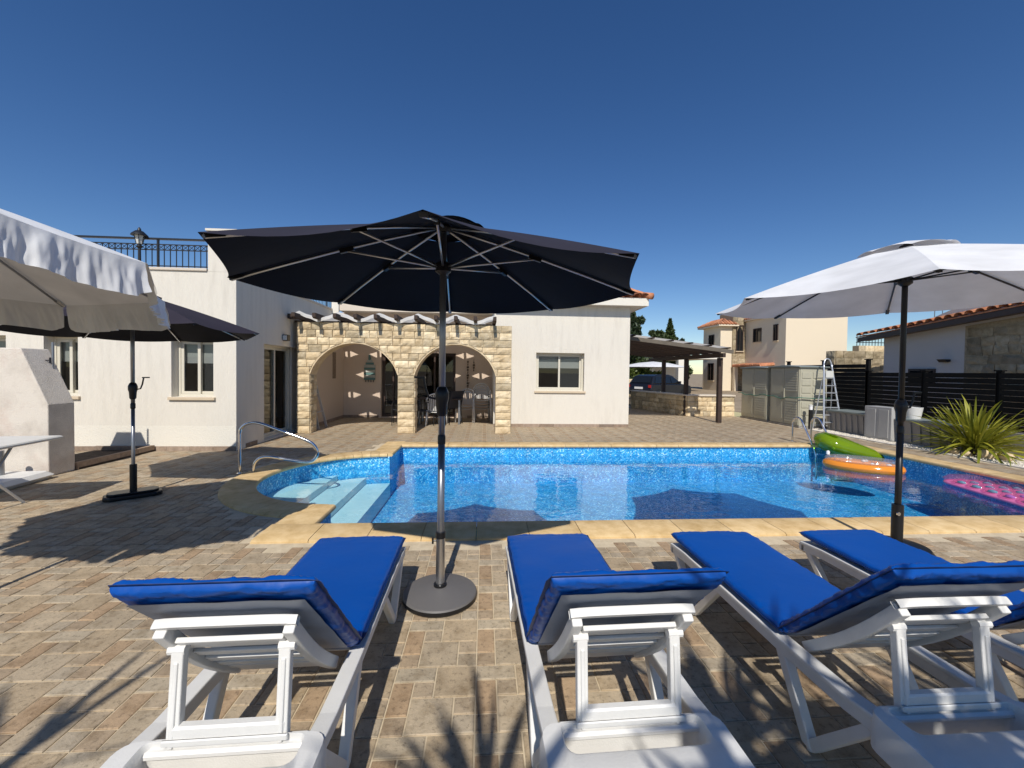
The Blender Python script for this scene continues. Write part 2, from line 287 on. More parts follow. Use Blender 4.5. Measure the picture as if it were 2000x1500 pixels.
M = dict(
    wall=stucco('white_render', (0.715, 0.67, 0.585), (0.46, 0.42, 0.36), amount=0.6),
    wall_smooth=stucco('smooth_render', (0.76, 0.72, 0.63), amount=0.12, streak=False),
    soffit=stucco('cream_soffit', (0.66, 0.58, 0.48), amount=0.1, streak=False),
    porch=stucco('porch_render', (0.66, 0.53, 0.42), amount=0.15, streak=False),
    bbq=stucco('pitted_render', (0.70, 0.64, 0.56), (0.33, 0.28, 0.23), 1.0, False, True),
    peach=stucco('peach_render', (0.75, 0.645, 0.485), amount=0.1, streak=False),
    nb_wall=stucco('grey_render', (0.62, 0.58, 0.54), amount=0.15, streak=False),
    sand=stone('sandstone', [(0.25, (0.42, 0.325, 0.195)), (0.5, (0.64, 0.525, 0.345)), (0.78, (0.78, 0.685, 0.51))], 6.0, 1.0, 0.3),
    mortar=stone('mortar', [(0.3, (0.30, 0.24, 0.15)), (0.7, (0.46, 0.38, 0.26))], 20, 0.5, 0),
    soffit_stone=stone('dressed_sandstone', [(0.3, (0.52, 0.40, 0.24)), (0.7, (0.70, 0.58, 0.40))], 9, 0.5, 0.1),
    olive_stone=stone('weathered_stone', [(0.25, (0.20, 0.165, 0.10)), (0.5, (0.36, 0.30, 0.20)), (0.78, (0.50, 0.43, 0.32))], 5.0, 0.7, 0.3),
    coping=stone('coping_stone', [(0.3, (0.50, 0.34, 0.15)), (0.55, (0.66, 0.48, 0.25)), (0.8, (0.74, 0.58, 0.34))], 6, 0.25, 0.10, 0.75, bscale=90),
    tile=stone('paving_tile', [(0.25, (0.60, 0.55, 0.48)), (0.5, (1, 1, 1)), (0.75, (1.22, 1.20, 1.17))], 9.0, 0.35, 0.08, 0.72, tint=True, bscale=70, spots=0.42),
    grout=stone('grout', [(0.3, (0.50, 0.41, 0.28)), (0.7, (0.66, 0.56, 0.40))], 12, 0.3, 0),
    skirt=stone('skirting_tile', [(0.3, (0.22, 0.17, 0.13)), (0.7, (0.36, 0.28, 0.22))], 14, 0.3, 0.25),
    earth=stone('dry_earth', [(0.3, (0.24, 0.18, 0.12)), (0.7, (0.40, 0.32, 0.22))], 0.8, 0.6, 0),
    soil=stone('soil', [(0.3, (0.03, 0.02, 0.015)), (0.7, (0.08, 0.06, 0.045))], 10, 0.8, 0),
    gravel=stone('white_gravel', [(0.25, (0.5, 0.44, 0.35)), (0.7, (0.8, 0.76, 0.68))], 9, 0.4, 0.1),
    concrete=stone('concrete', [(0.3, (0.38, 0.36, 0.33)), (0.7, (0.54, 0.51, 0.47))], 9, 0.4, 0.1),
    terracotta=stone('terracotta', [(0.25, (0.32, 0.12, 0.06)), (0.55, (0.50, 0.22, 0.12)), (0.8, (0.60, 0.36, 0.24))], 7, 0.4, 0.3),
    liner=liner('mosaic_liner'),
    steps=stone('pale_step_liner', [(0.3, (0.62, 0.76, 0.78)), (0.7, (0.74, 0.84, 0.85))], 6, 0.1, 0, 0.5),
    water=clear('pool_water', (0.74, 0.93, 0.985), 1.36, 0.0, (3.2, 0.06, 0.10)),
    glass=clear('window_glass', (0.55, 0.58, 0.58), 1.5, 0.0),
    carglass=plain('dark_car_glass', (0.01, 0.012, 0.014), 0.05, var=0.05),
    frame=plain('cream_aluminium', (0.62, 0.58, 0.48), 0.4, var=0.05),
    screen=plain('insect_screen', (0.055, 0.058, 0.06), 0.8),
    blind=plain('pale_blind', (0.62, 0.61, 0.58), 0.8, var=0.04),
    sill=plain('sill_stone', (0.58, 0.47, 0.33), 0.7, bs=0.2),
    darkframe=plain('dark_brown_frame', (0.055, 0.032, 0.024), 0.45),
    interior=plain('dim_room', (0.12, 0.105, 0.09), 0.9),
    timber=plain('dark_stained_timber', (0.045, 0.026, 0.018), 0.7, var=0.4, bs=0.35, bscale=25),
    greytimber=plain('weathered_beam', (0.13, 0.11, 0.085), 0.8, var=0.35, bs=0.35, bscale=25),
    fence=plain('black_stained_board', (0.0055, 0.005, 0.0045), 0.8, var=0.4, bs=0.3, bscale=20, randomv=0.3, spec=0.25),
    iron=plain('black_iron', (0.012, 0.013, 0.016), 0.45),
    black=plain('black_plastic', (0.010, 0.010, 0.011), 0.38, spec=0.4),
    alu=plain('brushed_aluminium', (0.62, 0.63, 0.65), 0.3, 1.0, var=0.06),
    greypole=plain('grey_metal_pole', (0.30, 0.31, 0.33), 0.35, 0.8, var=0.06),
    steel=plain('stainless_steel', (0.72, 0.73, 0.75), 0.12, 1.0, var=0.03),
    ladder_alu=plain('ladder_aluminium', (0.66, 0.68, 0.72), 0.38, 0.7, var=0.06),
    greybase=plain('grey_resin', (0.125, 0.12, 0.12), 0.55, var=0.08, bs=0.1, bscale=300),
    wplastic=plain('white_resin', (0.70, 0.69, 0.66), 0.45, var=0.12, vscale=7, bs=0.10, bscale=160),
    greypanel=plain('grey_resin_panel', (0.40, 0.395, 0.38), 0.5, var=0.08),
    gplastic=plain('pale_grey_resin', (0.56, 0.54, 0.52), 0.5, var=0.06),
    vinyl=plain('blue_vinyl', (0.0, 0.066, 0.335), 0.42, var=0.10, vscale=3, bs=0.12, bscale=16, spec=0.3),
    seam=plain('dark_blue_seam', (0.0, 0.018, 0.10), 0.5),
    lining=plain('grey_blue_lining', (0.20, 0.24, 0.32), 0.45, var=0.25, vscale=7, bs=0.1, bscale=18),
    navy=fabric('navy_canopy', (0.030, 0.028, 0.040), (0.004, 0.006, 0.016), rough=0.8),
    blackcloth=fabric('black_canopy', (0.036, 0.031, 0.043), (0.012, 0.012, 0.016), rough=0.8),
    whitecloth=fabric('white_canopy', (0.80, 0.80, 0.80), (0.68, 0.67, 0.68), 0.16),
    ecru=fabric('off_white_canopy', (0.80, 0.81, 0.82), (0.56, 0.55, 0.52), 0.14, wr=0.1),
    shade=fabric('white_shade_cloth', (0.84, 0.83, 0.80), (0.84, 0.83, 0.80), 0.45),
    shed=plain('beige_resin_panel', (0.41, 0.39, 0.30), 0.55, var=0.06, bs=0.1),
    shedroof=plain('grey_green_roof', (0.22, 0.25, 0.23), 0.5),
    boxbrown=plain('taupe_resin', (0.26, 0.24, 0.22), 0.5, var=0.08),
    boxlid=plain('grey_green_lid', (0.20, 0.23, 0.22), 0.5),
    strap=plain('green_strap', (0.03, 0.14, 0.10), 0.6),
    leaf=leafmat('strap_leaf', (0.10, 0.14, 0.012), (0.40, 0.38, 0.04)),
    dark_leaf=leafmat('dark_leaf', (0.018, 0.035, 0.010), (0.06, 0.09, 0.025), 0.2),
    pine_leaf=leafmat('pine_needles', (0.022, 0.042, 0.018), (0.08, 0.11, 0.04), 0.2),
    hedge_leaf=leafmat('hedge_leaf', (0.05, 0.085, 0.012), (0.20, 0.24, 0.045), 0.3),
    bark=stone('bark', [(0.3, (0.06, 0.045, 0.03)), (0.7, (0.14, 0.11, 0.08))], 12, 0.9, 0),
    carpaint=plain('dark_blue_car_paint', (0.006, 0.007, 0.011), 0.38, var=0.1, coat=0.1),
    tyre=plain('tyre_rubber', (0.012, 0.012, 0.012), 0.8),
    red=plain('red_lens', (0.35, 0.01, 0.01), 0.2),
    lampglass=plain('frosted_glass', (0.62, 0.62, 0.58), 0.3),
    green_pvc=clear('green_clear_pvc', (0.45, 0.72, 0.05), 1.45, 0.08, None, (0.20, 0.31, 0.006), 0.66),
    orange_pvc=clear('orange_pvc', (0.9, 0.4, 0.1), 1.45, 0.1, None, (0.80, 0.27, 0.03), 0.93),
    clear_pvc=clear('clear_pvc', (0.93, 0.93, 0.93), 1.45, 0.06, None, (0.8, 0.8, 0.82), 0.12),
    pink_pvc=clear('pink_pvc', (0.9, 0.2, 0.5), 1.45, 0.08, None, (0.86, 0.22, 0.46), 0.88),
    pinkclear_pvc=clear('pale_pink_clear_pvc', (0.96, 0.75, 0.86), 1.45, 0.06, None, (0.85, 0.5, 0.7), 0.07),
    teal_pvc=clear('teal_pvc', (0.2, 0.6, 0.6), 1.45, 0.08, None, (0.10, 0.50, 0.50), 0.9),
    violet_pvc=clear('violet_pvc', (0.5, 0.4, 0.8), 1.45, 0.08, None, (0.42, 0.22, 0.62), 0.9),
    white_pvc=plain('white_pvc', (0.8, 0.8, 0.8), 0.3),
    plaque=plain('sea_green_wood', (0.12, 0.22, 0.21), 0.7, var=0.3),
    plaque_pale=plain('pale_wood', (0.45, 0.46, 0.42), 0.7, var=0.3),
    darkcloth=plain('dark_sling_fabric', (0.03, 0.03, 0.035), 0.8),
)
# ------------------------------------------------------------------ ground, terrace, pool
gm = MB()
for (x0, x1, y0, y1) in ((-900, 900, 17.6, 1500), (-900, 900, -400, -5), (-900, -12, -5, 17.6), (10.4, 900, -5, 17.6)):
    gm.quad((x0, y0, -0.03), (x1, y0, -0.03), (x1, y1, -0.03), (x0, y1, -0.03))
obj('ground', gm, M['earth'], label='dry earth beyond the terrace', kind='structure')

BCX, BCY, BR = -1.655, 6.075, 1.43
PX0, PX1, PY0, PY1 = -1.67, 7.95, 4.06, 8.42
def arc_pts(r, a0, a1, n): return [(BCX + r * math.cos(a0 + (a1 - a0) * i / n), BCY + r * math.sin(a0 + (a1 - a0) * i / n)) for i in range(n + 1)]
outline = [(PX0, PY0), (PX1, PY0), (PX1, PY1), (PX0, PY1)] + arc_pts(BR, R(90.6), R(269.4), 36)
def in_pool(x, y, e=0.0):
    if PX0 - e < x < PX1 + e and PY0 - e < y < PY1 + e: return True
    return x <= PX0 and math.hypot(x - BCX, y - BCY) < BR + e

TX0, TX1, TY0, TY1 = -12.0, 9.14, -5.0, 17.6
tm = MB(); st = 0.2
nx = int((TX1 - TX0) / st); ny = int((TY1 - TY0) / st)
for i in range(nx + 1):
    run = None
    x0 = TX0 + i * st; x1 = min(x0 + st, TX1)
    for j in range(ny + 1):
        y0 = TY0 + j * st
        solid = j < ny and not in_pool((x0 + x1) / 2, y0 + st / 2, 0.16)
        if solid and run is None: run = y0
        if not solid and run is not None:
            tm.quad((x0, run, -0.006), (x1, run, -0.006), (x1, y0, -0.006), (x0, y0, -0.006)); run = None
terrace = obj('terrace', tm, M['grout'], label='pale grout bed of the paved terrace', kind='structure')

# printed paving: a 4 x 4 module of eight pieces, 0.40 m wide, repeated over the terrace
U = 0.40; Q = U / 4; OX, OY = -0.022, 2.116
PIECES = [  # col, row from the far side, width, height, tint
    (0, 0, 2, 1, (0.466, 0.397, 0.297)), (2, 0, 2, 2, (0.451, 0.361, 0.249)), (0, 1, 1, 2, (0.416, 0.302, 0.196)), (1, 1, 1, 1, (0.427, 0.348, 0.252)),
    (1, 2, 2, 2, (0.455, 0.376, 0.272)), (3, 2, 1, 1, (0.438, 0.355, 0.255)), (0, 3, 1, 1, (0.389, 0.304, 0.213)), (3, 3, 1, 1, (0.438, 0.372, 0.281))]
G = 0.0036
def piece_mb(mb, cx, cy, w, h, tint, z=0.0, near=True):
    a, b = w / 2 - G, h / 2 - G; c = 0.004
    if near:
        vs = [(cx + sx * a, cy + sy * b, z - 0.009) for sx, sy in ((-1, -1), (1, -1), (1, 1), (-1, 1))] + \
             [(cx + sx * a, cy + sy * b, z - c * .7) for sx, sy in ((-1, -1), (1, -1), (1, 1), (-1, 1))] + \
             [(cx + sx * (a - c), cy + sy * (b - c), z) for sx, sy in ((-1, -1), (1, -1), (1, 1), (-1, 1))]
        fs = [(8, 9, 10, 11)] + [(o + i, o + (i + 1) % 4, o + 4 + (i + 1) % 4, o + 4 + i) for o in (0, 4) for i in range(4)]
        mb.add(vs, fs, tint)
    else:
        mb.add([(cx + sx * a, cy + sy * b, z) for sx, sy in ((-1, -1), (1, -1), (1, 1), (-1, 1))], [(0, 1, 2, 3)], tint)
cand = []
for iu in range(int((TX0 - OX) / U) - 1, int((TX1 - OX) / U) + 2):
    for iv in range(int((TY0 - OY) / U) - 1, int((TY1 - OY) / U) + 2):
        for k, (c, r_, w, h, t) in enumerate(PIECES):
            cx = OX + iu * U + (c + w / 2) * Q; cy = OY + iv * U + U - (r_ + h / 2) * Q
            if not (TX0 < cx - w * Q / 2 and cx + w * Q / 2 < TX1 and TY0 < cy < TY1): continue
            if in_pool(cx, cy, 0.34 + 0.5 * min(w, h) * Q) or in_pool(cx, cy - h * Q / 2, 0.355) or in_pool(cx, cy + h * Q / 2, 0.355) or in_pool(cx + w * Q / 2, cy, 0.355): continue
            p = project(cx, cy, 0); vis = p is not None and -60 < p[0] < 2060 and p[1] < 1560
            cand.append((math.hypot(cx, cy) if vis else 99 + abs(cy), k, cx, cy, w * Q, h * Q, t))
cand.sort(key=lambda q: q[0])
tile_me = []
for k, (c, r_, w, h, t) in enumerate(PIECES):
    mb = MB(); piece_mb(mb, 0, 0, w * Q, h * Q, t); tile_me.append(mb.mesh('paving_tile', mat=M['tile']))
for d, k, cx, cy, w, h, t in cand[:300]:
    o = bpy.data.objects.new('paving_tile', tile_me[k]); COL.objects.link(o); o.parent = terrace; o.location = (cx, cy, rnd.uniform(-0.001, 0.001))
far = MB()
for d, k, cx, cy, w, h, t in cand[300:]:
    v = rnd.uniform(0.95, 1.05); piece_mb(far, cx, cy, w, h, tuple(x * v for x in t), rnd.uniform(-0.001, 0.001), d < 8)
obj('paving', far, M['tile'], terrace, kind='stuff')

# pool shell
pool = obj('pool', MB().add([(x, y, z) for z in (-0.76, -0.012) for x, y in outline],
    [tuple(range(len(outline)))] + [(i, len(outline) + i, len(outline) + (i + 1) % len(outline), (i + 1) % len(outline)) for i in range(len(outline))]),
    M['liner'], label='swimming pool shell lined in blue mosaic flecks', kind='structure')
for xe, zt in ((-2.49, -0.29), (-2.07, -0.39), (-1.66, -0.51)):
    r = BR - 0.012; a = math.acos(max(-1, (xe - BCX) / r))
    pts = [(BCX + r * math.cos(a + (2 * math.pi - 2 * a) * i / 30), BCY + r * math.sin(a + (2 * math.pi - 2 * a) * i / 30)) for i in range(31)]
    stp = MB(); stp.prism(pts, -0.755, zt); obj('pool_step', stp, M['steps'], pool)
wm = MB(); wm.add([(x, y, -0.20) for x, y in outline], [tuple(range(len(outline)))])
obj('pool_water', wm, M['water'], label='clear blue pool water mirroring the white villa', kind='structure')

# bull-nosed coping, one object for each stone
nose = [(-0.035, -0.03), (-0.05, -0.012), (-0.05, 0.008), (-0.04, 0.024), (-0.015, 0.030), (0.33, 0.022), (0.35, 0.008), (0.35, -0.03)]
def coping_run(p0, d, nrm, length, piece):
    n = max(1, round(length / piece)); L = length / n
    for i in range(n):
        mb = MB(); vs = []
        a, b = i * L + 0.003, (i + 1) * L - 0.003
        for s_ in (a, b): vs += [(p0[0] + d[0] * s_ + nrm[0] * u, p0[1] + d[1] * s_ + nrm[1] * u, w) for u, w in nose]
        k = len(nose); mb.add(vs, [tuple(range(k)), tuple(range(2 * k - 1, k - 1, -1))] + [(j, k + j, k + (j + 1) % k, (j + 1) % k) for j in range(k)])
        o = obj('coping_stone', mb, M['coping'], pool, auto=40)
coping_run((PX0 - 0.35, PY0), (1, 0), (0, -1), PX1 - PX0 + 0.70, 0.49)
coping_run((PX0, PY1), (1, 0), (0, 1), PX1 - PX0, 0.49)
coping_run((PX1, PY0), (0, 1), (1, 0), PY1 - PY0 + 0.35, 0.49)
coping_run((PX0, PY0 + 0.003), (0, 1), (-1, 0), 0.60, 0.60)
coping_run((PX0, 7.50), (0, 1), (-1, 0), PY1 - 7.50 + 0.35, 0.49)
n = 30; a0, a1 = R(92), R(268)
for i in range(n):
    b0 = a0 + (a1 - a0) * i / n + 0.002; b1 = a0 + (a1 - a0) * (i + 1) / n - 0.002; vs = []
    for b in (b0, b1): vs += [(BCX + (BR + u) * math.cos(b), BCY + (BR + u) * math.sin(b), w) for u, w in nose]
    k = len(nose); mb = MB().add(vs, [tuple(range(k)), tuple(range(2 * k - 1, k - 1, -1))] + [(j, k + j, k + (j + 1) % k, (j + 1) % k) for j in range(k)])
    obj('coping_stone', mb, M['coping'], pool, auto=40)

# white gravel bed along the fence
bed = MB(); bed.box(9.14, 10.62, 2.0, 14.2, -0.05, -0.008); gbed = obj('gravel_bed', bed, M['gravel'], label='bed of white gravel along the black fence', kind='structure')
gr = MB(); rg = random.Random(3)
for i in range(5200):
    x = rg.uniform(9.16, 10.5); y = rg.uniform(3.5, 13.6)
    if x > 9.75 and rg.random() < 0.6: x = rg.uniform(9.16, 9.7)
    s_ = rg.uniform(0.010, 0.024); a = rg.uniform(0, 3.14); z = s_ * 0.35
    vs = [(x + s_ * math.cos(a + q) * rg.uniform(.7, 1.2), y + s_ * math.sin(a + q) * rg.uniform(.7, 1.2), -0.008) for q in (0, 1.57, 3.14, 4.71)] + [(x + rg.uniform(-.3, .3) * s_, y, z + s_ * .35)]
    gr.add(vs, [(0, 1, 4), (1, 2, 4), (2, 3, 4), (3, 0, 4)])
obj('gravel', gr, M['gravel'], gbed, kind='stuff')
kerb = MB(); kerb.box(9.09, 9.138, 2.0, 14.2, -0.03, 0.012); obj('kerb_edging', kerb, M['concrete'], label='thin pale edging between paving and gravel', kind='structure')
# ------------------------------------------------------------------ stonework helpers
def stone_panel(parent, o, u, v, n, W, H, course, lmin, lmax, depth, mat, seed, mask=None, push=None, gap=0.006, rough=0.02, jit=0.0, name='stone_block'):
    """rock-faced blocks in courses; o origin, u along, v up, n outward. mask(a,b)->keep, push(a,b)->moved point"""
    rg = random.Random(seed); o, u, v, n = Vector(o), Vector(u), Vector(v), Vector(n); nr = max(1, round(H / course)); ch = H / nr; cnt = 0
    rows = []
    for r_ in range(nr):
        xs = [0.0]
        while xs[-1] < W - lmin * 1.3:
            xs.append(min(W, xs[-1] + rg.uniform(lmin, lmax)))
        if len(xs) > 1: xs[-1] = W
        else: xs.append(W)
        rows.append(xs)
    for r_, xs in enumerate(rows):
        for a, b in zip(xs[:-1], xs[1:]):
            a0, a1, b0, b1 = a + gap, b - gap, r_ * ch + gap, (r_ + 1) * ch - gap
            nu_, nv_ = (5, 3)
            cor = [(rg.uniform(-jit, jit), rg.uniform(-jit, jit)) for _ in range(4)]
            pts = []; inside = 0
            for j in range(nv_ + 1):
                for i in range(nu_ + 1):
                    s_, t = i / nu_, j / nv_
                    jx = (cor[0][0] * (1 - s_) + cor[1][0] * s_) * (1 - t) + (cor[2][0] * (1 - s_) + cor[3][0] * s_) * t
                    jy = (cor[0][1] * (1 - s_) + cor[1][1] * s_) * (1 - t) + (cor[2][1] * (1 - s_) + cor[3][1] * s_) * t
                    p = (a0 + (a1 - a0) * s_ + jx, b0 + (b1 - b0) * t + jy)
                    if mask and not mask(*p): inside += 1; p = push(*p) if push else p
                    pts.append(p)
            if inside >= (nu_ + 1) * (nv_ + 1) - 2: continue
            if mask and not push and inside > 0: continue
            xs_ = [p[0] for p in pts]; ys_ = [p[1] for p in pts]
            if max(xs_) - min(xs_) < 0.03 or max(ys_) - min(ys_) < 0.02: continue
            mb = MB(); vs = []; off = rg.uniform(0, 50); dd = depth * rg.uniform(0.8, 1.2)
            c0 = o + u * (sum(xs_) / len(xs_)) + v * (sum(ys_) / len(ys_))
            for idx, (pa, pb) in enumerate(pts):
                i, j = idx % (nu_ + 1), idx // (nu_ + 1)
                edge = i in (0, nu_) or j in (0, nv_)
                h = dd * (0.62 if edge else 1.0) + (noise.noise(Vector((pa * 9 + off, pb * 13, off))) * rough)
                vs.append(o + u * pa + v * pb + n * max(0.004, h) - c0)
            base = len(vs); ring = [i for i in range(nu_ + 1)] + [j * (nu_ + 1) + nu_ for j in range(1, nv_ + 1)] + [nv_ * (nu_ + 1) + i for i in range(nu_ - 1, -1, -1)] + [j * (nu_ + 1) for j in range(nv_ - 1, 0, -1)]
            vs += [o + u * pts[k][0] + v * pts[k][1] - n * 0.01 - c0 for k in ring]
            fs = [(j * (nu_ + 1) + i, j * (nu_ + 1) + i + 1, (j + 1) * (nu_ + 1) + i + 1, (j + 1) * (nu_ + 1) + i) for j in range(nv_) for i in range(nu_)]
            L = len(ring); fs += [(base + k, base + (k + 1) % L, ring[(k + 1) % L], ring[k]) for k in range(L)]
            mb.add(vs, fs); ob = obj(name, mb, mat, parent); ob.location = c0 - ROOT[parent.name]; cnt += 1
    return cnt

def wall_open(P, W, H, T, holes, mb=None):
    """wall face with real openings. P(a,b,d): along, up, depth -> scene point"""
    mb = mb or MB()
    us = sorted({0, W} | {h[0] for h in holes} | {h[1] for h in holes}); vs = sorted({0, H} | {h[2] for h in holes} | {h[3] for h in holes})
    for a, b in zip(us[:-1], us[1:]):
        for c, d in zip(vs[:-1], vs[1:]):
            if any(h[0] - 1e-6 <= a and b <= h[1] + 1e-6 and h[2] - 1e-6 <= c and d <= h[3] + 1e-6 for h in holes): continue
            mb.quad(P(a, c, 0), P(b, c, 0), P(b, d, 0), P(a, d, 0)); mb.quad(P(b, c, T), P(a, c, T), P(a, d, T), P(b, d, T))
    for a, b, c, d in holes:
        mb.quad(P(a, c, 0), P(a, d, 0), P(a, d, T), P(a, c, T)); mb.quad(P(b, d, 0), P(b, c, 0), P(b, c, T), P(b, d, T))
        mb.quad(P(a, d, 0), P(b, d, 0), P(b, d, T), P(a, d, T))
        if c > 0: mb.quad(P(b, c, 0), P(a, c, 0), P(a, c, T), P(b, c, T))
    mb.quad(P(0, 0, 0), P(0, H, 0), P(0, H, T), P(0, 0, T)); mb.quad(P(W, H, 0), P(W, 0, 0), P(W, 0, T), P(W, H, T)); mb.quad(P(0, H, 0), P(W, H, 0), P(W, H, T), P(0, H, T))
    return mb
def pbox(mb, P, a0, a1, b0, b1, d0, d1):
    vs = [P(a, b, d) for d in (d0, d1) for b in (b0, b1) for a in (a0, a1)]
    mb.add(vs, [(0, 2, 3, 1), (4, 5, 7, 6), (0, 1, 5, 4), (2, 6, 7, 3), (0, 4, 6, 2), (1, 3, 7, 5)])
def slider(parent, P, a0, a1, b0, b1, dep, name='window', sill=True, blind=0.32, screen=True, fmat='frame', kick=False):
    """two-light sliding window or door set into an opening at depth dep"""
    f = MB(); w = 0.045
    for q in ((a0, a1, b1 - w, b1), (a0, a1, b0, b0 + w), (a0, a0 + w, b0 + w, b1 - w), (a1 - w, a1, b0 + w, b1 - w)): pbox(f, P, *q, dep, dep + 0.09)
    win = obj(name, f, M[fmat], parent, world=True)
    m_ = (a0 + a1) / 2
    for k, (l, r_) in enumerate(((a0 + w + .002, m_ + 0.025), (m_ - 0.025, a1 - w - .002))):
        s_ = MB(); e = 0.05; dd = dep + (0.012 if k == 0 else 0.05)
        for q in ((l, r_, b1 - w - e, b1 - w - .002), (l, r_, b0 + w + .002, b0 + w + e), (l, l + e, b0 + w + e, b1 - w - e), (r_ - e, r_, b0 + w + e, b1 - w - e)): pbox(s_, P, *q, dd, dd + 0.032)
        obj('sash', s_, M[fmat], win, world=True)
        g = MB(); g.quad(P(l + e - .004, b0 + w + e - .004, dd + 0.015), P(r_ - e + .004, b0 + w + e - .004, dd + 0.015), P(r_ - e + .004, b1 - w - e + .004, dd + 0.015), P(l + e - .004, b1 - w - e + .004, dd + 0.015)); obj('pane', g, M['glass'], win, world=True)
    if screen:
        s_ = MB(); pbox(s_, P, m_ + 0.03, a1 - w - 0.05, b0 + w + 0.05, b1 - w - 0.05 - (b1 - b0) * blind * 0.0, dep + 0.105, dep + 0.108); obj('insect_screen', s_, M['screen'], win, world=True)
    if blind:
        s_ = MB(); pbox(s_, P, a0 + w, a1 - w, b1 - (b1 - b0) * blind, b1 - w, dep + (0.093 if screen else 0.14), dep + (0.099 if screen else 0.146)); obj('roller_blind', s_, M['blind'], win, world=True)
    if sill:
        s_ = MB(); pbox(s_, P, a0 - 0.04, a1 + 0.04, b0 - 0.055, b0 - 0.002, -0.045, dep + 0.02); obj('sill', s_, M['sill'], win, world=True, bevel=0.006)
    return win
def skirting(parent, P, W, skip=(), h=0.085):
    n = max(1, round(W / 0.40)); L = W / n
    for i in range(n):
        a, b = i * L + 0.002, (i + 1) * L - 0.002
        if any(a < s1 and b > s0 for s0, s1 in skip): continue
        mb = MB(); pbox(mb, P, a, b, 0.0, h, -0.012, 0.002); obj('skirting_tile', mb, M['skirt'], parent, world=True)

# ------------------------------------------------------------------ the villa
villa = thing('villa', 'white rendered single storey villa with roof terrace behind the pool', 'house', (0, 11.3, 0))
YL, XR, HL = 7.88, -4.53, 3.27
PL = lambda a, b, d: (-11.0 + a, YL + d, b)                               # left wing, face to the pool
wl_h = []
for l, r_ in ((-9.75, -8.43), (-7.81, -7.24), (-5.66, -4.93)): wl_h.append((l + 11.0, r_ + 11.0, 0.985, 2.05))
front = obj('left_wing_wall', wall_open(PL, XR + 11.0, HL, 0.30, wl_h), M['wall'], villa, world=True)
for k, h in enumerate(wl_h): slider(villa, PL, h[0], h[1], h[2], h[3], 0.17, blind=0.42)
sm = MB(); sm.quad(PL(0, 0.06, -0.004), PL(XR + 11.0, 0.06, -0.004), PL(XR + 11.0, 0.46, -0.004), PL(0, 0.46, -0.004)); obj('smooth_base_band', sm, M['wall_smooth'], villa, world=True)
skirting(villa, PL, XR + 11.0)
PR = lambda a, b, d: (XR - d, YL + a, b)                                  # return wall facing right
PRx = lambda a, b, d: (XR - d, YL + 0.30 + a, b)
obj('return_wall', wall_open(PRx, 5.2, HL, 0.30, [(0.66, 2.38, 0.03, 2.03)]), M['wall'], villa, world=True)
slider(villa, PRx, 0.66, 2.10, 0.03, 2.03, 0.13, name='patio_door', sill=False, blind=0.0, screen=False)
jm = MB(); pbox(jm, PRx, 2.10, 2.38, 0.03, 2.03, 0.10, 0.20); obj('door_reveal', jm, M['wall'], villa, world=True)
cu = MB(); cu.grid(lambda u, v: (XR - 0.42 - 0.03 * math.sin(u * 40), YL + 0.98 + u * 0.55, 0.06 + v * 1.95), 40, 1); obj('curtain', cu, M['blind'], villa, smooth=True, world=True)
skirting(villa, PRx, 5.1, skip=((0.66, 2.38),))
rf = MB(); rf.box(-11.0, XR - 0.3, YL + 0.3, 13.4, HL - 0.35, HL - 0.12); rf.box(-11.0, -10.7, YL + .3, 13.4, 0, HL - .12); rf.box(-10.7, XR - .3, 13.1, 13.4, 0, HL - .35)
obj('roof_terrace_slab', rf, M['wall_smooth'], villa, world=True)
cp = MB(); cp.box(-11.0, -5.03, YL - 0.03, YL + 0.33, HL, HL + 0.05); cp.box(XR - 0.33, XR + 0.03, 8.46, 13.1, HL, HL + 0.05); obj('parapet_cap', cp, M['soffit'], villa, world=True, bevel=0.008)
pl = MB(); pl.box(-5.02, XR, YL - 0.002, YL + 0.55, HL + 0.001, 4.0); pl.box(-5.05, XR + 0.03, YL - 0.03, YL + 0.58, 4.001, 4.04); obj('corner_pier', pl, M['wall'], villa, world=True)
def railing(parent, p0, p1, zb, zt):
    p0, p1 = Vector((*p0, 0)), Vector((*p1, 0)); L = (p1 - p0).length; d = (p1 - p0) / L
    A = lambda s_, z: (p0 + d * s_ + Vector((0, 0, z)))
    rl = MB(); rl.bar(A(0, zt), A(L, zt), 0.05, 0.03); top = obj('handrail', rl, M['iron'], parent, world=True)
    z1 = zt - 0.10; z2 = z1 - 0.10; rl = MB()
    for z in (z1, z2, zb): rl.bar(A(0, z), A(L, z), 0.02, 0.016)
    obj('rail_bars', rl, M['iron'], parent, world=True)
    n_ = max(2, round(L / 0.105))
    for i in range(n_ + 1):
        s_ = L * i / n_; mb = MB(); post = i % 13 == 0 or i == n_
        mb.bar(A(s_, zb - 0.06), A(s_, zt if post else z1), 0.03 if post else 0.012, 0.03 if post else 0.012, (0, 1, 0)); obj('baluster' if not post else 'rail_post', mb, M['iron'], parent, world=True)
        if i < n_:
            s1 = L * (i + 1) / n_; mb = MB(); mb.bar(A(s_, z1), A(s1, z2), 0.006, 0.008); mb.bar(A(s_, z2), A(s1, z1), 0.007, 0.008); obj('cross_brace', mb, M['iron'], parent, world=True)
railing(villa, (-8.75, YL + 0.15), (-5.03, YL + 0.15), HL + 0.11, 3.87)
railing(villa, (XR - 0.15, 8.50), (XR - 0.15, 13.05), HL + 0.11, 3.87)
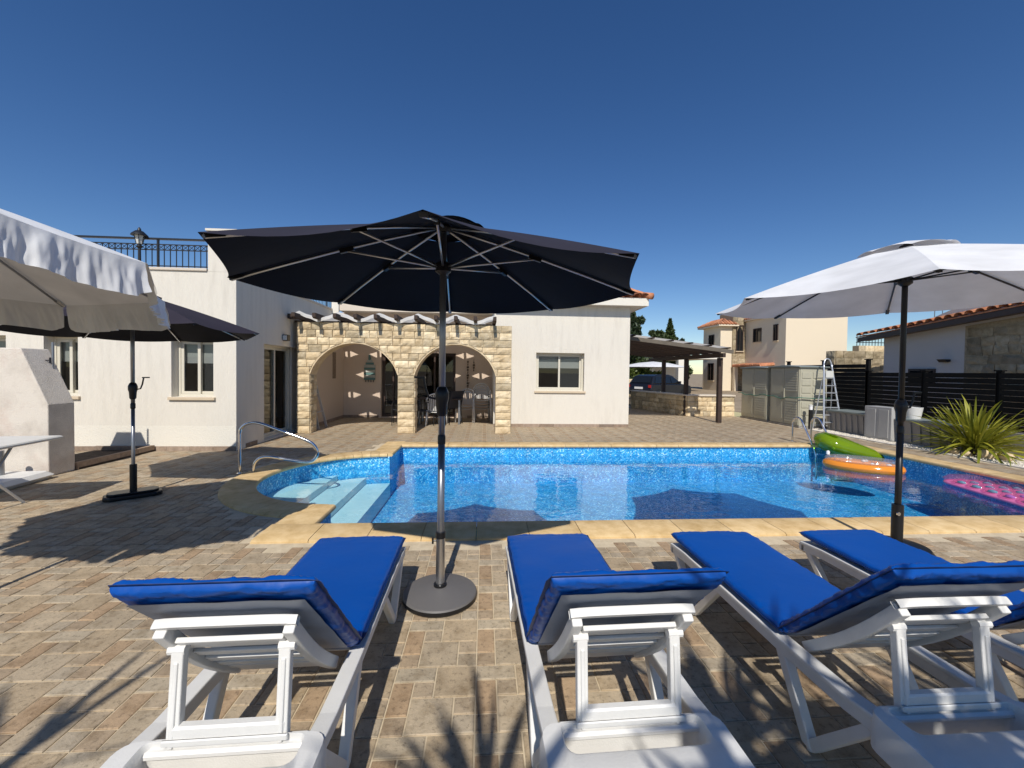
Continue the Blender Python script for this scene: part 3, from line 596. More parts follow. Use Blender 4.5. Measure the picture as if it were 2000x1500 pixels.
# back of the porch and the main roof edge
PB = lambda a, b, d: (-4.53 + a, 13.32 + d, b)
obj('porch_wall', wall_open(PB, 4.80, 3.30, 0.3, [(1.28, 1.98, 0.02, 2.08), (2.26, 3.62, 0.02, 2.08)]), M['porch'], villa, world=True)
slider(villa, PB, 1.28, 1.98, 0.02, 2.08, 0.12, name='patio_door', sill=False, blind=0, screen=False, fmat='darkframe')
slider(villa, PB, 2.26, 3.62, 0.02, 2.08, 0.12, name='patio_door', sill=False, blind=0, screen=False, fmat='darkframe')
pw = MB(); pw.box(XR + 0.001, XR + 0.12, 10.42, 13.318, 0, 2.62); obj('porch_side_wall', pw, M['porch'], villa, world=True)
sw = MB(); sw.box(XR + 0.118, XR + 0.126, 12.35, 12.62, 1.25, 2.02); obj('slit_window', sw, M['skirt'], villa, world=True)
skirting(villa, PB, 4.8, skip=((1.28, 1.98), (2.26, 3.62))); skirting(villa, lambda a, b, d: (XR + 0.12 - d, 10.45 + a, b), 2.85)
ev = MB(); ev.box(-4.40, 0.26, 12.72, 13.319, 3.30, 3.36); ev.box(-4.40, 0.26, 12.68, 12.72, 3.28, 3.52); ev.box(-4.40, 0.26, 12.7201, 13.6, 3.3601, 3.50); obj('main_eave', ev, M['soffit'], villa, world=True)
kb = MB(); kb.box(-4.53, -4.33, 12.60, 12.679, 2.9, 3.53); obj('eave_end_block', kb, M['wall_smooth'], villa, world=True)
rm = MB(); rm.box(-4.4, 0.25, 18.0, 18.2, 0, 3.3); rm.box(-4.5, -4.4, 13.6, 18, 0, 3.3); rm.box(0.15, 0.25, 13.62, 18, 0, 3.3); rm.box(-4.39, 0.149, 13.62, 18, 3.3, 3.36); obj('room', rm, M['interior'], villa, world=True)
# right block
YB, BX0, BX1, HB = 11.30, 0.27, 4.06, 3.37
PBk = lambda a, b, d: (BX0 + a, YB + d, b)
hb = [(1.43 - BX0, 2.78 - BX0, 1.0, 2.055)]
obj('right_block_wall', wall_open(PBk, BX1 - BX0, HB, 0.30, hb), M['wall'], villa, world=True)
slider(villa, PBk, *hb[0], 0.16, blind=0.40)
PBs = lambda a, b, d: (BX1 - d, YB + 0.3 + a, b)
obj('side_wall', wall_open(PBs, 6.4, HB, 0.30, []), M['wall'], villa, world=True)
PBl = lambda a, b, d: (BX0 + d, YB + 0.3 + a, b)
obj('porch_end_wall', wall_open(PBl, 1.72, HB, 0.29, []), M['wall'], villa, world=True)
rb = MB(); rb.box(BX0 + 0.3, BX1 - 0.3, 17.4, 17.7, 0, HB); obj('back_wall', rb, M['wall'], villa, world=True)
skirting(villa, PBk, BX1 - BX0); 
ea = MB(); ea.box(BX0 + 0.02, BX1 + 0.36, YB - 0.26, 17.8, HB, HB + 0.05); ea.box(BX0 + 0.02, BX1 + 0.40, YB - 0.30, YB - 0.261, HB - 0.012, HB + 0.20); ea.box(BX1 + 0.361, BX1 + 0.40, YB - 0.26, 17.8, HB - 0.012, HB + 0.20); obj('eave', ea, M['wall_smooth'], villa, world=True)
def barrel_mesh(r, L, mat, t=0.012):
    mb = MB(); n_ = 8
    def fn(u, v): a = math.pi * u; rr = r * (1.0 - 0.10 * v); return (-rr * math.cos(a), v * L, rr * math.sin(a) * 0.8)
    mb.grid(fn, n_, 1); mb.grid(lambda u, v: (fn(u, v)[0] * 0.88, fn(u, v)[1], fn(u, v)[2] * 0.86 - 0.001), n_, 1)
    w = n_ + 1
    for i in range(n_): mb.f.append((i, i + 1, 2 * w + i + 1, 2 * w + i)); mb.tint.append(None)
    return mb.mesh('roof_tile', True, mat)
def barrel_roof(parent, p0, along, up, ncol, nrow, pitch=0.23, L=0.40, mat=None, first=0.0):
    me = barrel_mesh(pitch * 0.42, L, mat or M['terracotta']); p0, along, up = Vector(p0), Vector(along).normalized(), Vector(up).normalized(); nz = along.cross(up)
    for j in range(nrow):
        for i in range(ncol):
            o = bpy.data.objects.new('roof_tile', me); COL.objects.link(o); o.parent = parent
            q = p0 + along * ((i + 0.5) * pitch) + up * (j * (L - 0.07) - first) + nz * (0.02 + rnd.uniform(0, 0.006))
            m = Matrix((along, up, nz)).transposed().to_4x4(); o.matrix_basis = Matrix.Translation(q - ROOT[parent.name]) @ m @ Matrix.Rotation(R(3), 4, 'X')
up_s = Vector((0, math.cos(R(17)), math.sin(R(17))))
rs = MB(); e0 = Vector((BX0 + 0.02, YB - 0.32, HB + 0.21)); e1 = Vector((BX1 + 0.42, YB - 0.32, HB + 0.21))
hip = Vector((BX1 - 1.6, YB + 2.0, HB + 0.21 + 0.62)); rs.add([e0, e1, hip, (BX0 + .02, YB + 2.0, HB + .83), (BX1 + .42, 17.8, HB + .21), (BX1 - 1.6, 15.9, HB + .83)], [(0, 1, 2, 3), (1, 4, 5, 2)])
obj('roof_slope', rs, M['terracotta'], villa, world=True)
barrel_roof(villa, (BX0 + 0.05, YB - 0.36, HB + 0.215), (1, 0, 0), up_s, 18, 2)
barrel_roof(villa, (BX1 + 0.45, YB - 0.30, HB + 0.215), (0, 1, 0), Vector((-math.cos(R(17)), 0, math.sin(R(17)))), 14, 2)
hc = MB(); hc.tube([e1 + Vector((0.05, -0.06, 0.03)), hip + Vector((0, 0, 0.05))], 0.09, 10); obj('hip_cap', hc, M['terracotta'], villa, smooth=True, world=True)

# lantern on the parapet
lt = thing('roof_lantern', 'black carriage lantern standing on the roof terrace railing wall', 'lantern', (-6.24, YL + 0.06, HL + 0.051))
mb = MB(); mb.lathe([(0.07, 0), (0.07, 0.02), (0.025, 0.05), (0.022, 0.34), (0.05, 0.37), (0.03, 0.40), (0.035, 0.42)], 12); obj('stand', mb, M['iron'], lt, auto=35)
mb = MB(); mb.lathe([(0.045, 0.42), (0.075, 0.57)], 6); obj('lamp_glass', mb, M['lampglass'], lt)
mb = MB()
for k in range(6): a = k * math.pi / 3; mb.tube([(0.047 * math.cos(a), 0.047 * math.sin(a), 0.42), (0.079 * math.cos(a), 0.079 * math.sin(a), 0.575)], 0.006, 5)
obj('lantern_frame', mb, M['iron'], lt)
mb = MB(); mb.lathe([(0.13, 0.57), (0.12, 0.59), (0.06, 0.65), (0.03, 0.66), (0.025, 0.69), (0.008, 0.72)], 12); obj('lantern_roof', mb, M['iron'], lt, auto=35)
wlamp = thing('wall_light', 'small black box wall light above the patio door', 'wall light', (XR, 9.68, 2.22))
mb = MB(); mb.box(0.001, 0.11, -0.07, 0.07, -0.07, 0.07); obj('housing', mb, M['black'], wlamp, bevel=0.01)
mb = MB(); mb.box(0.02, 0.10, -0.09, -0.071, -0.055, 0.05); obj('diffuser', mb, M['lampglass'], wlamp)

# ------------------------------------------------------------------ stone arcade
YA, AX0, AX1, AH, AT = 10.05, -4.40, 0.665, 2.63, 0.36
ARCH = [(-4.10, -2.06, 1.40, 2.15), (-1.67, 0.285, 1.40, 2.16)]
def arch_c(a): hw = (a[1] - a[0]) / 2; rise = a[3] - a[2]; r = (hw * hw + rise * rise) / (2 * rise); return (a[0] + a[1]) / 2, a[3] - r, r
def zlow(x):
    for a in ARCH:
        if a[0] < x < a[1]:
            cx, cz, r = arch_c(a); return cz + math.sqrt(max(0, r * r - (x - cx) ** 2))
    return 0.0
arcade = thing('stone_arcade', 'sandstone block wall with two round arches fronting the porch', 'arcade', (-1.87, YA, 0))
core = MB(); xs = [AX0, AX1]
for a in ARCH: xs += [a[0] + (a[1] - a[0]) * i / 28 for i in range(29)]
xs = sorted(set(xs)); e = 1e-5
for x0, x1 in zip(xs[:-1], xs[1:]):
    mid = (x0 + x1) / 2; op = zlow(mid) > 0
    l0, l1 = (zlow(x0 + e), zlow(x1 - e)) if op else (0, 0)
    core.quad((x0, YA, l0), (x1, YA, l1), (x1, YA, AH), (x0, YA, AH)); core.quad((x1, YA + AT, l1), (x0, YA + AT, l0), (x0, YA + AT, AH), (x1, YA + AT, AH))
    core.quad((x0, YA, AH), (x1, YA, AH), (x1, YA + AT, AH), (x0, YA + AT, AH))
for x in (AX0, AX1): core.quad((x, YA, 0), (x, YA + AT, 0), (x, YA + AT, AH), (x, YA, AH))
obj('wall_core', core, M['mortar'], arcade, world=True)
sof = MB()
for a in ARCH:
    cx, cz, r = arch_c(a); r -= 0.004; h = (a[1] - a[0]) / 2; a0 = math.acos(min(1, h / r)) if cz < a[2] else 0
    t0 = math.atan2(a[2] - cz, h); n_ = 28
    for i in range(n_):
        t, t1 = [t0 + (math.pi - 2 * t0) * q / n_ for q in (i, i + 1)]
        p = [(cx + r * math.cos(q), cz + r * math.sin(q)) for q in (t, t1)]; po = [(cx + (r + 0.035) * math.cos(q), cz + (r + 0.035) * math.sin(q)) for q in (t, t1)]
        f = YA - 0.028 - 0.012 * noise.noise(Vector((p[0][0] * 6, p[0][1] * 6, 1)))
        sof.quad((p[0][0], f, p[0][1]), (p[0][0], YA + AT + .01, p[0][1]), (p[1][0], YA + AT + .01, p[1][1]), (p[1][0], f, p[1][1]))
        sof.quad((po[0][0], f, po[0][1]), (p[0][0], f, p[0][1]), (p[1][0], f, p[1][1]), (po[1][0], f, po[1][1]))
    for sx in (a[0], a[1]):
        q = sx + (0.003 if sx == a[0] else -0.003); sof.quad((q, YA, 0), (q, YA + AT + .01, 0), (q, YA + AT + .01, a[2]), (q, YA, a[2]))
obj('arch_soffit', sof, M['soffit_stone'], arcade, world=True)
def amask(a, b):
    x = AX0 + a
    for A in ARCH:
        cx, cz, r = arch_c(A)
        if A[0] < x < A[1] and (b < A[2] or math.hypot(x - cx, b - cz) < r + 0.03): return False
    return True
def apush(a, b):
    x = AX0 + a
    for A in ARCH:
        if A[0] < x < A[1]:
            cx, cz, r = arch_c(A); r += 0.03
            if b < A[2]: return ((A[0] if x - A[0] < A[1] - x else A[1]) - AX0, b)
            d = math.hypot(x - cx, b - cz) or 1e-3; return (cx + (x - cx) * r / d - AX0, cz + (b - cz) * r / d)
    return (a, b)
# piers and the wall over the arches
for (x0, x1) in ((AX0, -4.10), (-2.06, -1.67), (0.285, AX1)):
    stone_panel(arcade, (x0, YA, 0), (1, 0, 0), (0, 0, 1), (0, -1, 0), x1 - x0, 1.40, 0.172, 0.6, 0.7, 0.045, M['sand'], int(100 - x0 * 10))
stone_panel(arcade, (AX0, YA, 1.40), (1, 0, 0), (0, 0, 1), (0, -1, 0), AX1 - AX0, AH - 1.40, 0.172, 0.17, 0.36, 0.045, M['sand'], 5, lambda a, b: amask(a, b + 1.40), lambda a, b: (lambda q: (q[0], q[1] - 1.40))(apush(a, b + 1.40)))
stone_panel(arcade, (-1.67, YA, 0), (0, 1, 0), (0, 0, 1), (1, 0, 0), AT, 1.38, 0.172, 0.14, 0.24, 0.022, M['sand'], 21)
stone_panel(arcade, (-4.10, YA, 0), (0, 1, 0), (0, 0, 1), (1, 0, 0), AT, 1.38, 0.172, 0.14, 0.24, 0.022, M['sand'], 22)

# pergola over the porch: rafters and woven shade bands
perg = thing('porch_pergola', 'dark timber rafters over the stone arcade woven with white shade cloth', 'pergola', (-1.9, 11.6, 2.63))
mb = MB(); mb.box(-4.52, 0.26, YA + 0.12, YA + 0.24, AH + 0.002, AH + 0.045); obj('wall_plate', mb, M['timber'], perg, world=True)
RX = [-4.31 + 0.455 * k for k in range(11)]
for k, x in enumerate(RX):
    mb = MB(); mb.prism([(YA - 0.42, AH + 0.075), (YA - 0.35, AH + 0.046), (13.31, AH + 0.046), (13.31, AH + 0.165), (YA - 0.42, AH + 0.165)], x - 0.038, x + 0.038, 'x'); obj('rafter', mb, M['timber'], perg, world=True)
lb = MB(); lb.box(-4.52, -4.36, YA - 0.22, YA - 0.10, AH + 0.05, AH + 0.16); obj('end_rafter_stub', lb, M['timber'], perg, world=True)
for b in range(5):
    y0 = YA - 0.10 + b * 0.66; mb = MB()
    def fn(u, v, b=b, y0=y0):
        x = RX[0] - 0.2 + u * (RX[-1] - RX[0] + 0.22); ph = (x - RX[0]) / 0.455
        z = AH + 0.105 + 0.085 * (2 * abs(((ph + b) % 2) - 1) - 1) + 0.006 * math.sin(x * 23 + b)
        return (x, y0 + v * 0.61, z)
    mb.grid(fn, 120, 2); sbd = obj('shade_band', mb, M['shade'], perg, smooth=True, world=True)
    if b == 0:
        mb = MB(); mb.grid(lambda u, v: (fn(u, 0)[0], y0 - 0.004 - 0.03 * v, fn(u, 0)[2] + 0.05 - 0.085 * v), 120, 1); obj('hem', mb, M['shade'], sbd, world=True)
# ------------------------------------------------------------------ parasols
def parasol(name, label, c, Rr, zt, za, rot, tilt, cloth, polemat, ribmat, pole_r, base, crank_z, valance=0.0, lean=(0, 0), sag=0.035, strut_z=None, collar=True, crank_side=1, lower_r=None):
    t = thing(name, label, 'parasol', (c[0], c[1], 0), 0, 'octagonal parasols round the pool terrace')
    N = 8; tx, ty = tilt
    P = lambda r, a, z: Vector((r * math.cos(a), r * math.sin(a), z + tx * r * math.cos(a) + ty * r * math.sin(a)))
    rise = za - zt
    def zr(q): return za - rise * (0.86 * q + 0.14 * q * q)
    cm = MB(); nu, nv = 10, 10
    for k in range(N):
        a0 = rot + k * 2 * math.pi / N; a1 = a0 + 2 * math.pi / N
        def fn(u, v, a0=a0, a1=a1):
            q = 0.16 + 0.84 * v; p0 = P(Rr * q, a0, zr(q)); p1 = P(Rr * q, a1, zr(q)); p = p0.lerp(p1, u); w = 4 * u * (1 - u)
            p.z -= sag * w * q * (0.6 + 0.4 * v); d = Vector((p.x, p.y, 0)); p -= d * (0.035 * w * v ** 6); return p
        cm.grid(fn, nu, nv, flip=True)
    can = obj('canopy', cm, M[cloth], t, smooth=True)
    # seams over the ribs stay crisp
    can.data.set_sharp_from_angle(angle=R(30))
    vm = MB()
    for k in range(N):
        a0 = rot + k * 2 * math.pi / N; a1 = a0 + 2 * math.pi / N
        def fv(u, v, a0=a0, a1=a1):
            q = 0.22 * v; p0 = P(Rr * q, a0, za + 0.028 - rise * q * 0.92); p1 = P(Rr * q, a1, za + 0.028 - rise * q * 0.92); p = p0.lerp(p1, u); p.z += 0.02 * 4 * u * (1 - u) * v; return p
        vm.grid(fv, 6, 4, flip=True)
    obj('vent_cap', vm, M[cloth], t, smooth=True)
    if valance:
        for k in range(N):
            a0 = rot + k * 2 * math.pi / N; a1 = a0 + 2 * math.pi / N; vb = MB()
            def fl(u, v, a0=a0, a1=a1, k=k):
                uu = 0.012 + 0.976 * u; p0 = P(Rr, a0, zt); p1 = P(Rr, a1, zt); p = p0.lerp(p1, uu); w = 4 * uu * (1 - uu); d = Vector((p.x, p.y, 0)); p -= d * (0.035 * w); p.z -= sag * w
                e = min(uu, 1 - uu) * 12; drop = valance * (0.78 + 0.22 * min(1, e)) * v
                out = (0.05 * v + 0.024 * v * math.sin(uu * 23 + k * 2 + 3 * noise.noise(Vector((uu * 4, 0, k)))) + 0.014 * v * math.sin(uu * 61 + k + 2.5 * v) + 0.016 * min(v * 2, 1) * noise.noise(Vector((uu * 42 + 1.5 * v, v * 2.2, k * 3.1))))
                p += d.normalized() * out * 0.8; p.z -= drop * (1 + 0.05 * math.sin(uu * 9 + k)); return p
            vb.grid(fl, 120, 12, flip=True); obj('valance', vb, M[cloth], t, smooth=True)
    zs = strut_z or zt + 0.12
    for k in range(N):
        a = rot + k * 2 * math.pi / N; mb = MB(); pts = []
        for i in range(5):
            q = 0.03 + 0.95 * i / 4; p = P(Rr * q, a, zr(q) - 0.022); pts.append(p)
        mb.tube(pts, 0.0085, 6); rib = obj('rib', mb, M[ribmat], t, smooth=True)
        mb = MB(); e = P(Rr * 0.985, a, zr(0.985) - 0.018); e2 = P(Rr * 0.93, a, zr(0.93) - 0.02); mb.bar(e, e2, 0.03, 0.016); obj('tip_pocket', mb, M['black'] if cloth != 'ecru' else M[cloth], rib)
        mb = MB(); q = 0.46; mb.tube([P(pole_r + 0.03, a, zs), P(Rr * q, a, zr(q) - 0.035)], 0.007, 6); obj('strut', mb, M[ribmat], rib, smooth=True)
        mb = MB(); p = P(Rr * q, a, zr(q) - 0.028); d = (P(Rr * 0.5, a, zr(0.5)) - P(Rr * 0.42, a, zr(0.42))).normalized() * 0.045; mb.bar(p - d, p + d, 0.026, 0.028); obj('strut_joint', mb, M['black'], rib)
    mb = MB(); mb.lathe([(pole_r + 0.006, zs - 0.05), (pole_r + 0.03, zs - 0.03), (pole_r + 0.03, zs + 0.02), (pole_r + 0.008, zs + 0.035)], 16); obj('runner_hub', mb, M['black'], t, auto=35)
    mb = MB(); mb.lathe([(pole_r + 0.02, za - 0.06), (pole_r + 0.03, za - 0.03), (pole_r + 0.02, za - 0.01)], 16); obj('top_hub', mb, M['black'], t, auto=35)
    lx, ly = lean; lr = lower_r or pole_r
    mb = MB(); mb.tube([(lx * 1.06, ly * 1.06, 1.06), (0, 0, za)], pole_r, 20); obj('upper_pole', mb, M[polemat], t, smooth=True)
    mb = MB(); mb.tube([(lx * 0.04, ly * 0.04, 0.04), (lx * 1.06, ly * 1.06, 1.06)], pole_r * 0.9 if not lower_r else lr, 20); obj('lower_pole', mb, M[polemat], t, smooth=True)
    if collar:
        mb = MB(); mb.lathe([(pole_r * 1.02, 1.035), (pole_r * 1.22, 1.04), (pole_r * 1.22, 1.09), (pole_r * 1.02, 1.10)], 16); obj('joint_collar', mb, M['black'], t, auto=35)
    z = crank_z; mb = MB()
    mb.lathe([(pole_r + 0.003, z - 0.105), (pole_r + 0.012, z - 0.09), (pole_r + 0.016, z - 0.02), (pole_r + 0.024, z + 0.01), (pole_r + 0.024, z + 0.05), (pole_r + 0.012, z + 0.08), (pole_r + 0.003, z + 0.09)], 16)
    h = obj('crank_housing', mb, M['black'], t, auto=50)
    mb = MB(); s_ = crank_side; mb.tube([(s_ * (pole_r + 0.02), 0, z + 0.01), (s_ * (pole_r + 0.065), 0, z + 0.02), (s_ * (pole_r + 0.085), 0, z + 0.07), (s_ * (pole_r + 0.10), 0, z + 0.145)], 0.008, 6)
    mb.bar((s_ * (pole_r + 0.09), 0, z + 0.15), (s_ * (pole_r + 0.16), 0, z + 0.152), 0.022, 0.014); obj('crank_handle', mb, M['black'], h)
    sock = MB()
    if base == 'round':
        b = MB(); b.lathe([(0.238, 0.0), (0.247, 0.012), (0.247, 0.034)], 56); obj('base_rim', b, M['black'], t, auto=35)
        b = MB(); b.lathe([(0.2462, 0.0341), (0.240, 0.044), (0.16, 0.066), (0.06, 0.080), (0.034, 0.082), (0.03, 0.02)], 56); obj('base_plate', b, M['greybase'], t, auto=40)
        sock.lathe([(0.044, 0.055), (0.044, 0.095), (0.033, 0.097), (0.033, 0.09)], 20); obj('socket_ring', sock, M['black'], t, auto=35)
        b = MB(); b.lathe([(0.030, 0.05), (0.030, 0.42), (0.0305, 0.425)], 20); obj('base_tube', b, M['alu'], t, auto=35)
        b = MB(); b.lathe([(0.032, 0.405), (0.033, 0.445), (0.028, 0.448)], 20); obj('tube_collar', b, M['black'], t, auto=35)
        b = MB(); b.tube([(-0.028, 0, 0.385), (-0.052, 0, 0.385)], 0.006, 6); b.bar((-0.052, 0, 0.365), (-0.052, 0, 0.405), 0.012, 0.012); obj('lock_knob', b, M['black'], t)
    elif base == 'cross':
        b = MB(); poly = [(-0.26, -0.07), (-0.20, -0.13), (0.20, -0.13), (0.26, -0.07), (0.26, 0.07), (0.20, 0.13), (-0.20, 0.13), (-0.26, 0.07)]
        m = Matrix.Rotation(R(38), 2); b.prism([tuple(m @ Vector(p)) for p in poly], 0.0, 0.05); obj('base_rim', b, M['black'], t, bevel=0.015)
        b = MB(); b.prism([tuple(m @ Vector((p[0] * 0.88, p[1] * 0.80))) for p in poly], 0.051, 0.075); obj('base_plate', b, M['black'], t, bevel=0.01)
        sock.lathe([(0.034, 0.06), (0.034, 0.38), (0.028, 0.385)], 20); obj('socket_tube', sock, M['black'], t, auto=35)
    else:
        b = MB(); b.lathe([(0.24, 0), (0.25, 0.02), (0.22, 0.06), (0.06, 0.09)], 40); obj('base_plate', b, M['black'], t, auto=40)
        sock.lathe([(0.042, 0.06), (0.042, 0.41), (0.034, 0.412)], 20); obj('socket_tube', sock, M['black'], t, auto=35)
        b = MB(); b.lathe([(0.001, 0), (0.016, 0.002), (0.016, 0.012)], 12, m=Matrix.Translation((-0.03, -0.03, 0.34)) @ Matrix.Rotation(R(90), 4, 'X')); obj('lock_knob', b, M['steel'], t)
    return t
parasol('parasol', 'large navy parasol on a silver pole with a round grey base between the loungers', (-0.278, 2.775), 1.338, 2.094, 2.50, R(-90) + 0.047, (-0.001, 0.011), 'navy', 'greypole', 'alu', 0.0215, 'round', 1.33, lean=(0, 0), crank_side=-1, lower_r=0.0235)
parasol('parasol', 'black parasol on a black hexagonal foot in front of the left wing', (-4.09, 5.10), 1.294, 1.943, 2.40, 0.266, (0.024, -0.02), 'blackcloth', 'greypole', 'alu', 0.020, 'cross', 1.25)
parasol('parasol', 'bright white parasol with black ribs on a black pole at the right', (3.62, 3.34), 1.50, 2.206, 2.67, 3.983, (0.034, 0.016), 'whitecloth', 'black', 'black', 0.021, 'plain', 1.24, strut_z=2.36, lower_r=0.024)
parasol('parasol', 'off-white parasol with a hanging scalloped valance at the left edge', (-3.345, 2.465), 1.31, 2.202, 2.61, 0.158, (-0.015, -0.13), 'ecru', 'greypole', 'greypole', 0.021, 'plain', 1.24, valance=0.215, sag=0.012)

# ------------------------------------------------------------------ sun loungers and their cushions
def lounger():
    t = thing('sun_lounger', 'x', 'sun lounger', (0, 1.9, 0), 0, 'white plastic loungers in a row')
    W = 0.285; Y = lambda y: y - 1.9; wp = M['wplastic']
    for s_ in (-1, 1):
        mb = MB(); x = s_ * (W - 0.022)
        pts = [(2.79, 0.335), (2.6, 0.350), (1.72, 0.355), (1.40, 0.365), (1.26, 0.385)]
        mb.prism([(Y(y), z) for y, z in pts] + [(Y(y), z - 0.062) for y, z in reversed(pts)], x - 0.022, x + 0.022, 'x')
        mb.prism([(Y(y), z + 0.004) for y, z in pts] + [(Y(y), z - 0.016) for y, z in reversed(pts)], x - s_ * 0.0 - 0.030, x + 0.030, 'x')
        obj('side_rail', mb, wp, t, bevel=0.005)
        for (ya, yf, yb) in ((2.765, 2.50, 2.22), (1.74, 1.565, 1.30)):
            mb = MB(); w = 0.021
            mb.prism([(Y(ya) + 0.028, 0.315), (Y(yf) + 0.028, 0.012), (Y(yf) - 0.028, 0.012), (Y(ya) - 0.030, 0.315)], x - w, x + w, 'x')
            mb.prism([(Y(yf) + 0.010, 0.034), (Y(yf) - 0.03, 0.012), (Y(yb) - 0.022, 0.315), (Y(yb) + 0.030, 0.315)], x - w * .86, x + w * .86, 'x')
            leg = obj('leg', mb, wp, t, bevel=0.006)
            mb = MB(); mb.lathe([(0.016, -0.0), (0.017, 0.016)], 10, (x, Y(yf), 0)); obj('foot', mb, M['gplastic'], leg)
    mb = MB(); mb.bbox(-W, W, Y(2.75), Y(2.82), 0.262, 0.33, 0.015); obj('foot_bar', mb, wp, t)
    # rounded head end with a hand slot
    hw = W + 0.022; out = []; y0, y1 = Y(0.965), Y(1.30)
    for cx, cy, a0 in ((hw - 0.10, y0 + 0.10, -90), (hw - 0.05, y1 - 0.05, 0), (-hw + 0.05, y1 - 0.05, 90), (-hw + 0.10, y0 + 0.10, 180)):
        rr = 0.10 if cy < (y0 + y1) / 2 else 0.05
        out += [(cx + rr * math.cos(R(a0 + q * 22.5)), cy + rr * math.sin(R(a0 + q * 22.5))) for q in range(5)]
    inn = []
    for cx, cy, a0 in ((hw - 0.115, y0 + 0.275, -90), (hw - 0.10, y1 - 0.025, 0), (-hw + 0.10, y1 - 0.025, 90), (-hw + 0.115, y0 + 0.275, 180)):
        rr = 0.02 if cy > y1 - 0.04 else 0.035
        inn += [(cx + rr * math.cos(R(a0 + q * 22.5)), cy + rr * math.sin(R(a0 + q * 22.5))) for q in range(5)]
    mb = MB(); n_ = len(out); vs = []
    ctr = lambda p, q, f: (p[0] + (q[0] - p[0]) * f, p[1] + (q[1] - p[1]) * f)
    rings = [([ctr(o_, i_, 0.0) for o_, i_ in zip(out, inn)], 0.285), ([ctr(o_, i_, 0.0) for o_, i_ in zip(out, inn)], 0.372), ([ctr(o_, i_, 0.12) for o_, i_ in zip(out, inn)], 0.397), ([ctr(o_, i_, 0.9) for o_, i_ in zip(out, inn)], 0.397), (inn, 0.38), (inn, 0.285)]
    for pts, z in rings: vs += [(p[0], p[1], z) for p in pts]
    fs = [(a * n_ + i, a * n_ + (i + 1) % n_, ((a + 1) % 6) * n_ + (i + 1) % n_, ((a + 1) % 6) * n_ + i) for a in range(6) for i in range(n_)]
    mb.add(vs, fs); obj('head_end', mb, wp, t, auto=50)
    mb = MB(); mb.bbox(-W + 0.045, W - 0.045, Y(1.275), Y(1.335), 0.350, 0.376, 0.008); obj('strut_rest', mb, wp, t)
    for k in range(9):
        mb = MB(); y = Y(1.80 + 0.113 * k); mb.bbox(-W + 0.046, W - 0.046, y - 0.04, y + 0.04, 0.336, 0.352, 0.005); obj('slat', mb, wp, t)
    # raised back
    ang = R(180 - 45.0); hy, hz = Y(1.735), 0.350
    B = lambda s_, n_: (hy + math.cos(ang) * s_ + math.sin(ang) * n_, hz + math.sin(ang) * s_ - math.cos(ang) * n_)
    bw = 0.185
    for s_ in (-1, 1):
        mb = MB(); x = s_ * bw; prof = []
        for i in range(9): q = i / 8; prof.append(B(0.02 + 0.57 * q, -0.018 - 0.018 * math.sin(math.pi * q)))
        low = [B(0.02 + 0.57 * q / 8, -0.060 - 0.020 * math.sin(math.pi * q / 8)) for q in range(9)]
        mb.prism(prof + list(reversed(low)), x - 0.017, x + 0.017, 'x'); obj('back_rail', mb, wp, t, bevel=0.004)
    mb = MB()
    def tb(u, v):
        x = -bw - 0.022 + u * (2 * bw + 0.044); s0 = 0.588 + 0.012 * (1 - (2 * u - 1) ** 6)
        a = v * 2 * math.pi; p = B(s0 + 0.006 + 0.013 * max(-1, min(1, 1.4 * math.cos(a))) , -0.026 + 0.013 * max(-1, min(1, 1.3 * math.sin(a)))); return (x, p[0], p[1])
    mb.grid(tb, 14, 14); obj('back_top_bar', mb, wp, t, auto=40)
    for k in range(6):
        mb = MB(); s0 = 0.05 + 0.084 * k
        nn = -0.034 - 0.018 * math.sin(math.pi * s0 / 0.6); p = [B(s0 - 0.024, nn), B(s0 + 0.024, nn), B(s0 + 0.024, nn - 0.012), B(s0 - 0.024, nn - 0.012)]
        mb.prism(p, -bw + 0.018, bw - 0.018, 'x'); obj('back_slat', mb, wp, t, bevel=0.003)
    # prop frame under the back
    xs_ = 0.158; top = B(0.500, -0.070); bot = (Y(1.305), 0.378); uprt = []
    for s_ in (-1, 1):
        mb = MB(); mb.bar((s_ * xs_, bot[0], bot[1]), (s_ * xs_, top[0], top[1]), 0.036, 0.03, (0, 1, 0)); mb.bar((s_ * xs_ - 0.0, bot[0] - 0.017, bot[1]), (s_ * xs_, top[0] - 0.017, top[1] - 0.03), 0.014, 0.012, (0, 1, 0)); obj('prop_upright', mb, wp, t, bevel=0.004)
        mb = MB(); mb.tube([(s_ * (xs_ - 0.02), top[0], top[1]), (s_ * (xs_ + 0.03), top[0], top[1])], 0.016, 10); obj('prop_hinge', mb, wp, t)
    mb = MB(); mb.bbox(-xs_ - 0.01, xs_ + 0.01, bot[0] - 0.017, bot[0] + 0.015, bot[1] - 0.005, bot[1] + 0.062, 0.006); mb.bbox(-xs_ - 0.024, xs_ + 0.024, bot[0] - 0.026, bot[0] - 0.016, bot[1] + 0.01, bot[1] + 0.03, 0.003); obj('prop_bar', mb, wp, t)
    mb = MB(); p = B(0.530, -0.056); mb.bar((-xs_, p[0], p[1]), (xs_, p[0], p[1]), 0.030, 0.016, (0, 0.7, 0.7)); obj('prop_top_bar', mb, wp, t, bevel=0.003)
    return t
